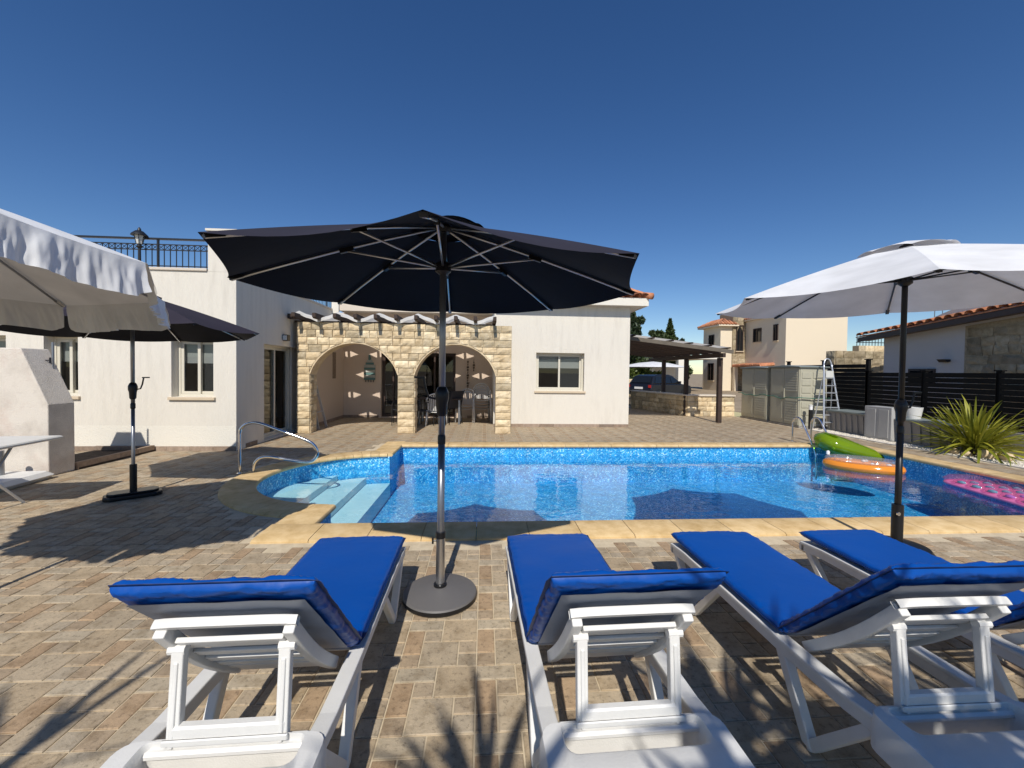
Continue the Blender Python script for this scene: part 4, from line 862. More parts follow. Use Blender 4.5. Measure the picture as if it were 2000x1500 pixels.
def cushion(seed):
    t = thing('lounger_cushion', 'x', 'cushion', (0, 1.9, 0), 0, 'blue vinyl cushions on the loungers')
    Y = lambda y: y - 1.9; rg = random.Random(seed); so = rg.uniform(0, 20)
    ang = R(180 - 45.0); hy, hz = Y(1.72), 0.372
    B = lambda s_, n_: (hy + math.cos(ang) * s_ + math.sin(ang) * n_, hz + math.sin(ang) * s_ - math.cos(ang) * n_)
    def pad(fr, w, L, th, flip, wr, end):
        """closed pillow; fr(x,s,n) maps into place"""
        mb = MB(); prof = []; nx_, ns = 60, 64
        ring = []
        def sh(q, p=14): return (1 - abs(q) ** p) ** (1 / 4.5) if abs(q) < 1 else 0
        for side in (1, -1):
            def fn(u, v, side=side):
                x = -1 + 2 * u; s_ = -1 + 2 * v
                x = math.copysign(1 - (1 - abs(x)) ** 1.5, x); s_ = math.copysign(1 - (1 - abs(s_)) ** 1.5, s_)
                h = th / 2 * sh(x) * sh(s_)
                ed = max(abs(x) ** 8, abs(s_) ** 8)
                px, ps = x * w / 2, s_ * L / 2
                k = wr * (0.006 * noise.noise(Vector((px * 12, ps * 30 + so, side))) * ed + 0.004 * noise.noise(Vector((px * 70, ps * 70 + so, side))) * ed + 0.0035 * noise.noise(Vector((px * 5, ps * 5, so + side))))
                h2 = side * (h + (k if h > 0.002 else 0))
                return fr(px + (0.006 * wr * noise.noise(Vector((0, ps * 18, so))) if abs(x) > 0.8 else 0), ps + L / 2, h2)
            mb.grid(fn, nx_, ns)
            if side == -1:
                k = (nx_ * ns); mb.f[-k:] = [tuple(reversed(f)) for f in mb.f[-k:]]
        return mb
    w = 0.55
    seat = pad(lambda x, s_, n_: (x, Y(1.73) + s_, 0.388 + n_ + 0.004 * math.cos(x * 6)), w, 1.085, 0.047, False, 1.0, 0)
    sp = obj('seat_pad', seat, M['vinyl'], t, smooth=True)
    back = pad(lambda x, s_, n_: (x * (1 + 0.03 * s_), *B(s_ - 0.0, n_ + 0.028 + 0.006 * (s_ / 0.74) ** 2)), w, 0.716, 0.050, False, 1.6, 1)
    bp = obj('back_pad', back, M['vinyl'], t, smooth=True)
    ln = MB(); ln.grid(lambda u, v: ((-0.5 + u) * (w - 0.07) * (1 + 0.03 * v), *B(0.03 + v * 0.64, 0.028 - 0.0305 - 0.003 * noise.noise(Vector((u * 5, v * 6, so))))), 10, 10); obj('lining', ln, M['lining'], bp, smooth=True)
    # welded seam lips round the pads
    for nm_, f, L in (('seat_seam', lambda x, s_: (x, Y(1.73) + s_, 0.388), 1.085), ('back_seam', lambda x, s_: (x * (1 + 0.03 * s_), *B(s_, 0.029 + 0.006 * (s_ / 0.74) ** 2)), 0.716)):
        mb = MB(); per = []
        n1 = 24
        for i in range(n1): per.append((-w / 2 + w * i / n1, L, (0, 1)))
        for i in range(n1): per.append((w / 2, L - L * i / n1, (1, 0)))
        for i in range(n1): per.append((w / 2 - w * i / n1, 0, (0, -1)))
        for i in range(n1): per.append((-w / 2, L * i / n1, (-1, 0)))
        vs = []
        for x, s_, (dx, ds) in per:
            k = 0.012 + 0.004 * noise.noise(Vector((x * 20, s_ * 20, so)))
            vs.append(f(x * 0.985, s_ if ds == 0 else s_ - ds * 0.004)); vs.append(f(x + dx * k, s_ + ds * k))
        m_ = len(per); mb.add(vs, [(2 * i, 2 * i + 1, (2 * i + 3) % (2 * m_), (2 * i + 2) % (2 * m_)) for i in range(m_)])
        obj(nm_, mb, M['seam'], sp if nm_ == 'seat_seam' else bp, solid=0.002)
    return t
proto = lounger()
LX = [(-0.785, 1.2), (0.475, 1.5), (1.615, 0.0), (2.575, 0.2)]
LL = ['white plastic lounger farthest left, left of the round grey parasol base', 'white plastic lounger just right of the round grey parasol base', 'white plastic lounger third from the left, next to last', 'white plastic lounger at the right edge beside the black parasol pole']
CL = ['blue vinyl cushion on the lounger farthest left', 'blue vinyl cushion on the lounger just right of the round parasol base', 'blue vinyl cushion on the third lounger from the left', 'blue vinyl cushion on the lounger cut by the right edge']
lgs = [proto] + [copy_tree(proto) for _ in range(3)]
for k, (x, a) in enumerate(LX):
    lgs[k].location = (x, 1.9, 0); lgs[k].rotation_euler = (0, 0, R(a)); lgs[k]['label'] = LL[k]
    c = cushion(11 + k); c.location = (x, 1.9, 0.0); c.rotation_euler = (0, 0, R(a)); c['label'] = CL[k]

# ------------------------------------------------------------------ pool handrail and ladder
hr = thing('pool_handrail', 'looped stainless handrail beside the pool steps', 'handrail', (-3.5, 6.18, 0))
def smooth_path(pts, n=6):
    out = []; P = [Vector(p) for p in pts]; P = [P[0]] + P + [P[-1]]
    for i in range(1, len(P) - 2):
        for k in range(n):
            t = k / n; a, b, c, d = P[i - 1:i + 3]
            out.append(0.5 * ((2 * b) + (c - a) * t + (2 * a - 5 * b + 4 * c - d) * t * t + (3 * b - a - 3 * c + d) * t ** 3))
    return out + [P[-2]]
mb = MB(); mb.tube(smooth_path([(-3.50, 6.17, 0.0), (-3.50, 6.17, 0.30), (-3.50, 6.17, 0.58), (-3.46, 6.17, 0.68), (-3.36, 6.17, 0.735), (-3.22, 6.18, 0.725), (-2.95, 6.19, 0.625), (-2.60, 6.20, 0.49), (-2.47, 6.20, 0.41), (-2.42, 6.20, 0.30), (-2.47, 6.20, 0.20), (-2.58, 6.20, 0.165), (-2.85, 6.20, 0.20), (-3.08, 6.19, 0.24), (-3.22, 6.18, 0.225), (-3.30, 6.18, 0.14), (-3.32, 6.18, 0.0)]), 0.0215, 12); obj('tube', mb, M['steel'], hr, smooth=True, world=True)
for x in (-3.50, -3.32):
    mb = MB(); mb.lathe([(0.045, 0.001), (0.045, 0.010), (0.025, 0.016)], 16, (x, 6.175, 0)); obj('anchor_flange', mb, M['steel'], hr, auto=35, world=True)
pld = thing('pool_ladder', 'stainless two-rail pool ladder at the far edge of the water', 'pool ladder', (7.3, 8.95, 0))
for x in (7.10, 7.55):
    mb = MB(); mb.tube(smooth_path([(x, 9.0, 0.0), (x, 9.0, 0.35), (x, 8.97, 0.50), (x, 8.87, 0.565), (x, 8.75, 0.52), (x, 8.62, 0.33), (x, 8.46, 0.09), (x, 8.33, -0.14), (x, 8.30, -0.35), (x, 8.30, -0.70)]), 0.021, 10); obj('rail', mb, M['steel'], pld, smooth=True, world=True)
    mb = MB(); mb.lathe([(0.04, 0.001), (0.04, 0.01), (0.024, 0.015)], 14, (x, 9.0, 0)); obj('anchor_flange', mb, M['steel'], pld, world=True)
for z in (-0.15, -0.33, -0.51):
    mb = MB(); mb.box(7.10, 7.55, 8.27, 8.35, z - 0.012, z + 0.012); obj('tread', mb, M['steel'], pld, world=True)

# ------------------------------------------------------------------ pool inflatables and bits in the water
fl = thing('inflatable_ring', 'clear-topped orange inflatable boat lying in front of the green lilo', 'inflatable', (7.02, 7.15, -0.2), R(-38))
def ring_tube(a, b, r, z, zs=1.0, up=True, n=48, m=12, pinch=0):
    mb = MB(); mb.grid(lambda u, v: ((a + r * math.cos(2 * math.pi * v)) * math.cos(2 * math.pi * u), (b + r * math.cos(2 * math.pi * v)) * math.sin(2 * math.pi * u), z + r * zs * math.sin(2 * math.pi * v)), n, m); return mb
obj('tube_wall', ring_tube(0.50, 0.22, 0.10, 0.055, 0.9), M['orange_pvc'], fl, smooth=True)
obj('upper_tube', ring_tube(0.48, 0.21, 0.08, 0.155, 0.75), M['clear_pvc'], fl, smooth=True)
mb = MB(); mb.lathe([(0.0, 0.02), (0.50, 0.02), (0.52, 0.05), (0.0, 0.06)], 36, sx=1, sy=0.45); obj('floor_sheet', mb, M['orange_pvc'], fl, smooth=True)
rg = random.Random(4)
for k in range(16):
    a = rg.uniform(0, 6.28); q = rg.uniform(0.75, 1.0); mb = MB(); s_ = rg.uniform(0.03, 0.06)
    mb.lathe([(0.0, -0.012), (s_, 0), (s_ * 0.7, 0.03), (0.0, 0.04)], 8, (0.48 * q * math.cos(a), 0.21 * q * math.sin(a), 0.12), m=None); obj('printed_spot', mb, M['orange_pvc'] if k % 3 else M['white_pvc'], fl, smooth=True)
for x in (-0.51, 0.49):
    mb = MB(); mb.lathe([(0.028, 0), (0.03, 0.05), (0.018, 0.07)], 10, (x, 0.0, 0.215)); obj('valve', mb, M['white_pvc'], fl, auto=35)
gl = thing('inflatable_lilo', 'shiny green see-through inflatable lilo resting against the pool corner', 'inflatable', (7.66, 8.00, -0.18), R(-26))
def blob(L, W, H, prof, z0=0.0):
    mb = MB()
    def fn(u, v):
        s_ = u; w, h, zz = prof(s_); a = 2 * math.pi * v
        return (-L / 2 + L * s_, W * w * math.cos(a), z0 + zz + H * h * math.sin(a))
    mb.grid(fn, 28, 20); return mb
def pear(s_):
    e = (1 - abs(2 * s_ - 1) ** 3.2) ** 0.55 if 0 < s_ < 1 else 0.001
    return (e * (1.0 - 0.6 * s_), e * (1.35 - 0.95 * s_), 0.30 * max(0, 1 - 1.2 * s_) ** 1.1 + 0.06)
obj('body', blob(1.40, 0.46, 0.20, pear), M['green_pvc'], gl, smooth=True)
mb = MB(); mb.grid(lambda u, v: (-0.52 + 0.36 * u, (v - 0.5) * 0.50 * math.sin(math.pi * min(1, 0.15 + u)), 0.50 - 0.13 * u + 0.025 * math.cos((v - .5) * 3)), 10, 8); obj('head_panel', mb, M['green_pvc'], gl, smooth=True)
for x in (-0.02, 0.06):
    mb = MB(); mb.lathe([(0.03, 0), (0.03, 0.03), (0.016, 0.04)], 10, (x, -0.14, 0.235)); obj('valve', mb, M['clear_pvc'], gl)
pk = thing('inflatable_mattress', 'pink inflatable mattress with clear bubbles at the right edge of the pool', 'inflatable', (7.58, 5.32, -0.2), R(-104))
mb = MB(); mb.grid(lambda u, v: (-0.95 + 1.9 * u, 0.36 * math.copysign(abs(math.cos(2 * math.pi * v)) ** 0.6, math.cos(2 * math.pi * v)) * min(1, (1 - abs(2 * u - 1) ** 8) ** 0.5 + 0.02), 0.035 + 0.05 * math.sin(2 * math.pi * v) * min(1, (1 - abs(2 * u - 1) ** 8) ** 0.5)), 40, 20); obj('base_cell', mb, M['pink_pvc'], pk, smooth=True)
for i in range(6):
    for j in range(4):
        mb = MB(); x = -0.55 + 0.25 * i; y = -0.255 + 0.17 * j
        mb.lathe([(0.005, 0.03), (0.115, 0.045), (0.12, 0.08), (0.09, 0.12), (0.04, 0.145), (0.004, 0.15)], 14, (x, y, 0), sx=1.0, sy=0.72); obj('bubble_cell', mb, M['pinkclear_pvc'], pk, smooth=True)
        mb = MB(); mb.lathe([(0.004, 0.07), (0.06, 0.075), (0.055, 0.10), (0.004, 0.112)], 10, (x, y, 0), sx=1.0, sy=0.75); obj('bubble_core', mb, M['teal_pvc'] if i < 3 else M['violet_pvc'], pk, smooth=True)
mb = MB(); mb.lathe([(0.0, 0.04), (0.15, 0.05), (0.17, 0.10), (0.12, 0.15), (0.0, 0.165)], 20, (-0.80, 0, 0), sx=0.75, sy=1.9); obj('pillow_cell', mb, M['pinkclear_pvc'], pk, smooth=True)
mb = MB(); mb.lathe([(0.001, 0.0), (0.09, 0.001), (0.085, 0.025), (0.001, 0.04)], 20, (4.75, 5.0, -0.76)); obj('pool_drain', mb, M['white_pvc'], label='round white drain cover on the pool floor', cat='drain', auto=40)
# ------------------------------------------------------------------ left side: barbecue, planter, table, spare parasol foot
bq = thing('barbecue', 'white rendered masonry barbecue with tapering hood at the left edge', 'barbecue', (-6.5, 6.22, 0))
mb = MB(); mb.prism([(-7.05, 0), (-5.95, 0), (-5.95, 0.99), (-6.29, 1.76), (-6.71, 1.76), (-7.05, 0.99)], 6.05, 6.42, 'y'); obj('body', mb, M['bbq'], bq, world=True, bevel=0.012)
mb = MB(); mb.tube([(-6.18, 6.36, 1.45), (-6.18, 6.36, 1.86)], 0.016, 8); obj('stub_pipe', mb, M['greypole'], bq, world=True)
mb = MB(); mb.tube([(-6.36, 6.3, 1.60), (-6.16, 6.3, 1.60)], 0.008, 6); mb.tube([(-6.16, 6.3, 1.56), (-6.16, 6.3, 1.64)], 0.012, 6); obj('damper_handle', mb, M['iron'], bq, world=True)
pt = thing('planter_kerb', 'low tiled kerb around a small dark soil bed beside the barbecue', 'planter', (-6.0, 7.0, 0))
mb = MB(); mb.box(-6.90, -5.92, 6.45, 7.85, 0.003, 0.03); obj('soil', mb, M['soil'], pt, world=True)
for k in range(4):
    mb = MB(); mb.box(-5.985, -5.925, 6.43 + 0.355 * k, 6.78 + 0.355 * k, 0.002, 0.11); obj('kerb_tile', mb, M['skirt'], pt, world=True)
mb = MB(); mb.box(-6.90, -5.986, 7.78, 7.84, 0.031, 0.10); obj('kerb_back', mb, M['skirt'], pt, world=True)
tb = thing('folding_table', 'white plastic table with splayed metal legs at the left edge', 'table', (-5.55, 4.62, 0))
mb = MB(); mb.bbox(-0.95, 0.78, -0.42, 0.36, 0.69, 0.725, 0.012, Matrix.Rotation(R(8), 4, 'Z')); obj('table_top', mb, M['wplastic'], tb)
for sx in (-0.55, 0.42):
    for sy, f in ((-0.30, 1), (0.25, -1)):
        mb = MB(); mb.tube([(sx, sy, 0.69), (sx + 0.05, -sy * 0.95, 0.0)], 0.014, 8); obj('leg', mb, M['wplastic'] if f == 1 else M['greypole'], tb)
pb = thing('parasol_stand', 'empty white parasol stand with a grey tube beside the barbecue', 'parasol base', (-6.12, 5.62, 0))
mb = MB(); mb.bbox(-0.42, 0.36, -0.40, 0.36, 0.0, 0.105, 0.05, Matrix.Rotation(R(6), 4, 'Z')); obj('foot_slab', mb, M['wplastic'], pb)
mb = MB(); mb.tube([(-0.10, 0.10, 0.10), (-0.10, 0.10, 0.42)], 0.048, 20); obj('tube', mb, M['greypole'], pb, auto=40)
for x in (0.0, 0.16):
    mb = MB(); mb.tube(smooth_path([(x, -0.385, 0.05), (x + 0.02, -0.43, 0.055), (x + 0.06, -0.43, 0.075), (x + 0.08, -0.385, 0.08)]), 0.008, 6); obj('grip', mb, M['black'], pb)

# ------------------------------------------------------------------ porch: chairs, table, ladder, plaque, hangings
def resin_chair(label, x, y, rz, n, mat='gplastic'):
    t = thing('plastic_chair_stack' if n > 1 else 'plastic_chair', label, 'chair', (x, y, 0), rz)
    for k in range(n):
        z0 = 0.085 * k; y0 = -0.012 * k; m = M[mat]
        mb = MB(); mb.grid(lambda u, v: ((u - 0.5) * (0.46 + 0.04 * v), 0.24 - 0.46 * v + y0, z0 + 0.42 - 0.03 * math.sin(math.pi * u) - 0.02 * (1 - v)), 8, 6); seat = obj('seat', mb, m, t, smooth=True, solid=0.008)
        if k == n - 1:
            for i in range(9):
                u = -0.19 + 0.38 * i / 8; h = 0.86 - 0.16 * (abs(u) / 0.19) ** 2.4; mb = MB(); mb.bar((u * 0.9, 0.235 + y0, z0 + 0.42), (u, 0.30 + y0, z0 + h), 0.024, 0.012, (0, 1, 0)); obj('back_slat', mb, m, t)
        mb = MB(); pts = [(-0.25, -0.16, 0.64), (-0.265, 0.08, 0.66), (-0.24, 0.24, 0.70)] + [(0.23 * math.cos(a), 0.29, 0.70 + 0.185 * math.sin(a)) for a in (math.pi - 0.25, 2.2, 1.57, 0.94, 0.25)] + [(0.24, 0.24, 0.70), (0.265, 0.08, 0.66), (0.25, -0.16, 0.64)]
        mb.tube([(p[0], p[1] + y0, p[2] + z0) for p in smooth_path(pts, 4)], 0.021, 8); obj('arm_rail', mb, m, t, smooth=True)
        for sx in (-1, 1):
            mb = MB(); mb.tube([(sx * 0.25, -0.16 + y0, z0 + 0.64), (sx * 0.265, -0.22 + y0, z0 + 0.3), (sx * 0.275, -0.25 + y0, z0)], 0.02, 8); obj('leg', mb, m, t, smooth=True)
            mb = MB(); mb.tube([(sx * 0.22, 0.24 + y0, z0 + 0.44), (sx * 0.25, 0.30 + y0, z0)], 0.02, 8); obj('leg', mb, m, t, smooth=True)
    return t
resin_chair('stack of pale plastic chairs by the right porch wall under the last arch', -0.06, 12.45, 0.05, 4)
resin_chair('pale grey slatted plastic chair left of the chair stack', -0.52, 12.35, -0.1, 2)
resin_chair('white plastic chair with its back to the pool behind the parasol pole', -1.32, 11.62, math.pi, 1, 'wplastic')
tbl = thing('garden_table', 'dark metal garden table with glass top under the right arch', 'table', (-1.25, 12.1, 0))
mb = MB(); mb.bbox(-0.62, 0.62, -0.40, 0.40, 0.70, 0.725, 0.01); obj('table_top', mb, M['darkframe'], tbl)
for sx in (-0.56, 0.56):
    for sy in (-0.34, 0.34): mb = MB(); mb.bbox(sx - 0.03, sx + 0.03, sy - 0.03, sy + 0.03, 0, 0.698, 0.006); obj('leg', mb, M['greypole'], tbl)
def dark_chair(label, x, y, rz):
    t = thing('sling_chair', label, 'chair', (x, y, 0), rz, 'dark garden chairs on the porch')
    mb = MB(); mb.grid(lambda u, v: ((u - 0.5) * 0.46, 0.24 - 0.46 * v, 0.43 - 0.02 * math.sin(math.pi * v)), 2, 6); obj('seat', mb, M['darkcloth'], t, solid=0.006)
    mb = MB(); mb.grid(lambda u, v: ((u - 0.5) * 0.46, 0.25 + 0.14 * v, 0.45 + 0.5 * v), 2, 4); obj('backrest', mb, M['darkcloth'], t, solid=0.006)
    for sx in (-0.25, 0.25):
        mb = MB(); mb.tube(smooth_path([(sx, -0.24, 0), (sx, -0.24, 0.55), (sx, -0.18, 0.64), (sx, 0.10, 0.65), (sx, 0.30, 0.62)], 4), 0.012, 6); obj('arm_frame', mb, M['iron'], t, smooth=True)
        mb = MB(); mb.tube([(sx, 0.34, 0), (sx, 0.24, 0.44), (sx, 0.40, 0.97)], 0.012, 6); obj('back_frame', mb, M['iron'], t, smooth=True)
    return t
dark_chair('dark sling chair on the left side of the porch behind the middle pier', -2.30, 11.75, R(-82))
dark_chair('dark sling chair just right of the middle stone pier', -1.72, 11.45, R(140))
dark_chair('dark sling chair between the parasol pole and the grey plastic chairs', -1.02, 12.05, R(-135))
sp = thing('leaning_ladder', 'small folded aluminium step ladder leaning inside the left arch', 'ladder', (-4.2, 11.0, 0))
for (a, b) in (((-4.17, 10.72, 0), (-4.385, 10.78, 1.10)), ((-4.15, 11.22, 0), (-4.385, 11.10, 1.10))):
    mb = MB(); mb.bar(a, b, 0.05, 0.05, (0, 1, 0)); obj('stile', mb, M['ladder_alu'], sp, world=True)
for q in (0.38, 0.80): mb = MB(); p0 = Vector((-4.17, 10.72, 0)).lerp(Vector((-4.385, 10.78, 1.10)), q); p1 = Vector((-4.15, 11.22, 0)).lerp(Vector((-4.385, 11.10, 1.10)), q); mb.bar(p0, p1, 0.07, 0.02); obj('tread', mb, M['ladder_alu'], sp, world=True)
mb = MB(); mb.bar((-4.385, 10.76, 1.10), (-4.385, 11.12, 1.10), 0.05, 0.03); obj('top_cap', mb, M['black'], sp, world=True)
pq = thing('wall_plaque', 'sea-green slatted house-shaped plaque hung on the porch back wall', 'plaque', (-3.60, 13.30, 1.2))
for k in range(9):
    mb = MB(); w = 0.17 if k < 6 else 0.17 * (9 - k) / 4.2; mb.box(-w, w, -0.03, 0.0, 0.08 * k, 0.08 * k + 0.068); obj('slat', mb, M['plaque'] if k % 2 == 0 else M['plaque_pale'], pq)
mb = MB(); mb.box(-0.03, 0.03, -0.045, -0.031, 0.62, 0.80); obj('finial', mb, M['plaque'], pq)
for k in range(4): mb = MB(); mb.tube([(-0.12 + 0.08 * k, -0.015, 0), (-0.12 + 0.08 * k, -0.015, -0.07)], 0.012, 6); obj('peg', mb, M['iron'], pq)
for (x, z0, z1, lb) in ((-0.52, 0.92, 1.88, 'long dark string of shells hung on the porch wall above the chairs'), (-0.33, 1.50, 1.90, 'short dark string of shells hung high on the porch wall')):
    h = thing('hanging_string', lb, 'wall hanging', (x, 13.29, z0))
    mb = MB(); mb.tube([(0, 0, 0), (0, 0, z1 - z0)], 0.004, 5); obj('cord', mb, M['iron'], h)
    n_ = int((z1 - z0) / 0.085)
    for k in range(n_): mb = MB(); s_ = 0.016 + 0.012 * ((k * 7) % 3); mb.lathe([(0.003, -0.03), (s_, -0.01), (s_, 0.015), (0.003, 0.03)], 7, (0, -0.01, 0.04 + k * 0.085)); obj('shell', mb, M['bark'], h)

# ------------------------------------------------------------------ right side: sheds, step ladder, bollard, storage boxes
def shed(label, y0, y1, x0, x1, h, doors):
    t = thing('storage_shed', label, 'shed', ((x0 + x1) / 2, (y0 + y1) / 2, 0), 0, 'resin storage sheds by the fence')
    mb = MB(); mb.box(x0 + 0.03, x1, y0 + 0.03, y1 - 0.03, 0.03, h - 0.06); obj('body', mb, M['shed'], t, world=True)
    mb = MB(); mb.box(x0 - 0.01, x1 + 0.02, y0 - 0.01, y1 + 0.01, 0.0, 0.055); obj('floor_tray', mb, M['boxbrown'], t, world=True)
    mb = MB(); mb.prism([(y0 - 0.03, h - 0.06), (y1 + 0.03, h - 0.06), (y1 + 0.03, h - 0.03), ((y0 + y1) / 2, h + 0.015), (y0 - 0.03, h - 0.03)], x0 - 0.05, x1 + 0.04, 'x'); obj('roof', mb, M['shedroof'], t, world=True, bevel=0.01)
    m_ = (y0 + y1) / 2
    for k, (a, b) in enumerate(((y0 + 0.04, m_ - 0.006), (m_ + 0.006, y1 - 0.04))):
        mb = MB(); mb.box(x0 + 0.0, x0 + 0.028, a, b, 0.07, h - 0.075); d = obj('door', mb, M['shed'], t, world=True, bevel=0.008)
        lo, hi = (a + 0.06, b - 0.06)
        if k == doors:
            for zz in [0.16 + 0.075 * i for i in range(9)] + [h / 2 + 0.15 + 0.075 * i for i in range(8)]:
                mb = MB(); mb.prism([(zz, 0), (zz + 0.06, 0)] if False else [(x0 - 0.012, zz), (x0 + 0.001, zz), (x0 + 0.001, zz + 0.06), (x0 - 0.004, zz + 0.06)], lo, hi, 'y'); obj('louvre', mb, M['shed'], d, world=True)
        else:
            for (z0, z1) in ((0.15, h / 2 - 0.05), (h / 2 + 0.05, h - 0.2)): mb = MB(); mb.box(x0 - 0.006, x0 + 0.001, lo, hi, z0, z1); obj('door_panel', mb, M['shed'], d, world=True, bevel=0.004)
    mb = MB(); mb.box(x0 - 0.03, x0 - 0.001, m_ - 0.045, m_ - 0.02, h * 0.45, h * 0.62); obj('handle', mb, M['shed'], t, world=True, bevel=0.006)
    for (xa, xb) in ((x0 + 0.08, x0 + 0.36), (x0 + 0.42, x1 - 0.06)):
        for i in range(7): mb = MB(); zz = 0.15 + 0.215 * i; mb.box(xa, xb, y0 + 0.014, y0 + 0.031, zz, zz + 0.17); obj('side_panel', mb, M['shed'], t, world=True, bevel=0.006)
    return t
shed('beige resin storage shed next to the stone wall', 12.64, 14.02, 9.10, 9.92, 1.79, 0)
shed('beige resin storage shed beside the aluminium step ladder', 11.30, 12.56, 9.10, 9.95, 1.81, 0)
sb = thing('green_strap', 'thin green strap tied around both storage sheds', 'strap', (9.08, 12.6, 0.85))
mb = MB(); mb.tube([(9.03, 11.26 + 2.8 * i / 24, 0.88 - 0.05 * math.sin(math.pi * 2 * i / 24) ** 2 - 0.02 * math.sin(i * 1.3)) for i in range(25)], 0.013, 6); mb.tube([(9.03, 11.26, 0.88), (9.5, 11.25, 0.86), (9.98, 11.26, 0.87)], 0.013, 6); obj('strap_band', mb, M['strap'], sb, smooth=True, world=True)
sl_ = thing('step_ladder', 'tall aluminium step ladder standing open against the shed end', 'ladder', (9.72, 11.1, 0))
def LXY(s_, z): return Vector((9.72 + s_ * (0.27 - 0.085 * z), 10.82 + 0.13 * z, z))
for s_ in (-1, 1):
    mb = MB(); mb.tube(smooth_path([LXY(s_, 0.0), LXY(s_, 0.7), LXY(s_, 1.45), LXY(s_, 1.85)], 3), 0.022, 8); obj('stile', mb, M['ladder_alu'], sl_, smooth=True, world=True)
    mb = MB(); mb.tube([(9.72 + s_ * 0.26, 11.22, 0.0), LXY(s_, 1.42) + Vector((0, 0.05, 0))], 0.015, 8); obj('rear_leg', mb, M['ladder_alu'], sl_, world=True)
mb = MB(); mb.tube(smooth_path([LXY(-1, 1.85), LXY(-1, 1.96) + Vector((0.03, 0, 0)), LXY(0, 2.0), LXY(1, 1.96) - Vector((0.03, 0, 0)), LXY(1, 1.85)], 4), 0.02, 8); obj('hoop', mb, M['ladder_alu'], sl_, smooth=True, world=True)
for k in range(6):
    z = 0.22 + 0.205 * k; mb = MB(); a, b = LXY(-1, z), LXY(1, z); mb.bar(a, b, 0.085, 0.028); obj('tread', mb, M['ladder_alu'], sl_, world=True)
mb = MB(); a, b = LXY(-0.9, 1.45), LXY(0.9, 1.45); mb.box(a.x, b.x, a.y - 0.02, a.y + 0.22, 1.44, 1.47); obj('platform', mb, M['ladder_alu'], sl_, world=True)
mb = MB(); mb.box(a.x + 0.02, b.x - 0.02, a.y - 0.03, a.y - 0.005, 1.47, 1.66); obj('tool_tray', mb, M['lampglass'], sl_, world=True)
mb = MB(); mb.bar((9.46, 11.22, 0.10), (9.98, 11.22, 0.10), 0.03, 0.03); obj('spreader_bar', mb, M['ladder_alu'], sl_, world=True)
bl = thing('bollard_light', 'black garden bollard light with a white top by the sheds', 'bollard', (9.25, 11.06, 0))
mb = MB(); mb.lathe([(0.05, 0), (0.05, 0.55)], 18); obj('post', mb, M['black'], bl, auto=35)
mb = MB(); mb.lathe([(0.047, 0.551), (0.047, 0.66)], 18); obj('diffuser', mb, M['white_pvc'], bl, auto=35)
mb = MB(); mb.lathe([(0.055, 0.661), (0.055, 0.685), (0.02, 0.70)], 18); obj('cap', mb, M['lampglass'], bl, auto=35)
def storage_box(label, y0, y1, h, n_):
    t = thing('storage_box', label, 'storage box', (9.95, (y0 + y1) / 2, 0), 0, 'resin storage boxes along the fence')
    mb = MB(); mb.prism([(9.70, 0), (10.25, 0), (10.25, h - 0.05), (9.66, h - 0.05)], y0, y1, 'y'); obj('body', mb, M['boxbrown'], t, world=True, bevel=0.01)
    for i in range(n_):
        y = y0 + 0.1 + (y1 - y0 - 0.2) * i / (n_ - 1); mb = MB(); mb.prism([(9.665, 0.04), (9.71, 0.04), (9.675, h - 0.09), (9.635, h - 0.09)], y - 0.022, y + 0.022, 'y'); obj('rib', mb, M['boxbrown'], t, world=True, bevel=0.006)
    mb = MB(); mb.box(9.61, 10.28, y0 - 0.02, y1 + 0.02, h - 0.049, h); obj('lid', mb, M['boxlid'], t, world=True, bevel=0.012)
storage_box('taupe ribbed storage box next to the step ladder', 9.76, 10.98, 0.58, 7)
storage_box('taupe ribbed storage box half hidden behind the spiky plant', 7.6, 8.98, 0.56, 7)
pn = thing('low_cabinet', 'pale grey panelled resin cabinet between the two storage boxes', 'cabinet', (9.58, 9.37, 0))
mb = MB(); mb.box(9.56, 9.90, 9.03, 9.72, 0.005, 0.785); obj('carcass', mb, M['greypanel'], pn, world=True, bevel=0.01)
for y in (9.10, 9.42): mb = MB(); mb.box(9.548, 9.561, y, y + 0.24, 0.06, 0.73); obj('door', mb, M['greypanel'], pn, world=True, bevel=0.006)
bk = thing('white_tub', 'white plastic tub behind the black parasol pole', 'tub', (9.9, 8.85, 0.561))
mb = MB(); mb.lathe([(0.13, 0), (0.17, 0.26), (0.155, 0.26), (0.12, 0.02)], 20); obj('tub_wall', mb, M['wplastic'], bk, auto=40)

# ------------------------------------------------------------------ black slatted fence
fe = thing('slatted_fence', 'black stained slatted timber fence along the right boundary', 'fence', (10.75, 8.0, 0))
mb = MB(); mb.box(10.64, 10.86, 1.5, 14.2, -0.02, 0.42); obj('footing_wall', mb, M['concrete'], fe, world=True)
for (ya, yb, zt) in ((2.0, 10.85, 1.63), (10.87, 13.9, 1.95)):
    n_ = round((yb - ya) / 1.48)
    for i in range(n_):
        a, b = ya + (yb - ya) * i / n_, ya + (yb - ya) * (i + 1) / n_; z = 0.45
        while z + 0.1 < zt:
            mb = MB(); mb.box(10.70, 10.722, a + 0.03, b - 0.03, z, z + 0.108); obj('slat', mb, M['fence'], fe, world=True); z += 0.1185
    for i in range(n_ + 1):
        y = ya + (yb - ya) * i / n_; mb = MB(); mb.box(10.723, 10.80, y - 0.045, y + 0.045, 0.42, zt + 0.03); po = obj('post', mb, M['fence'], fe, world=True)
        mb = MB(); mb.box(10.70, 10.82, y - 0.07, y + 0.07, zt + 0.031, zt + 0.06); obj('post_cap', mb, M['fence'], po, world=True)

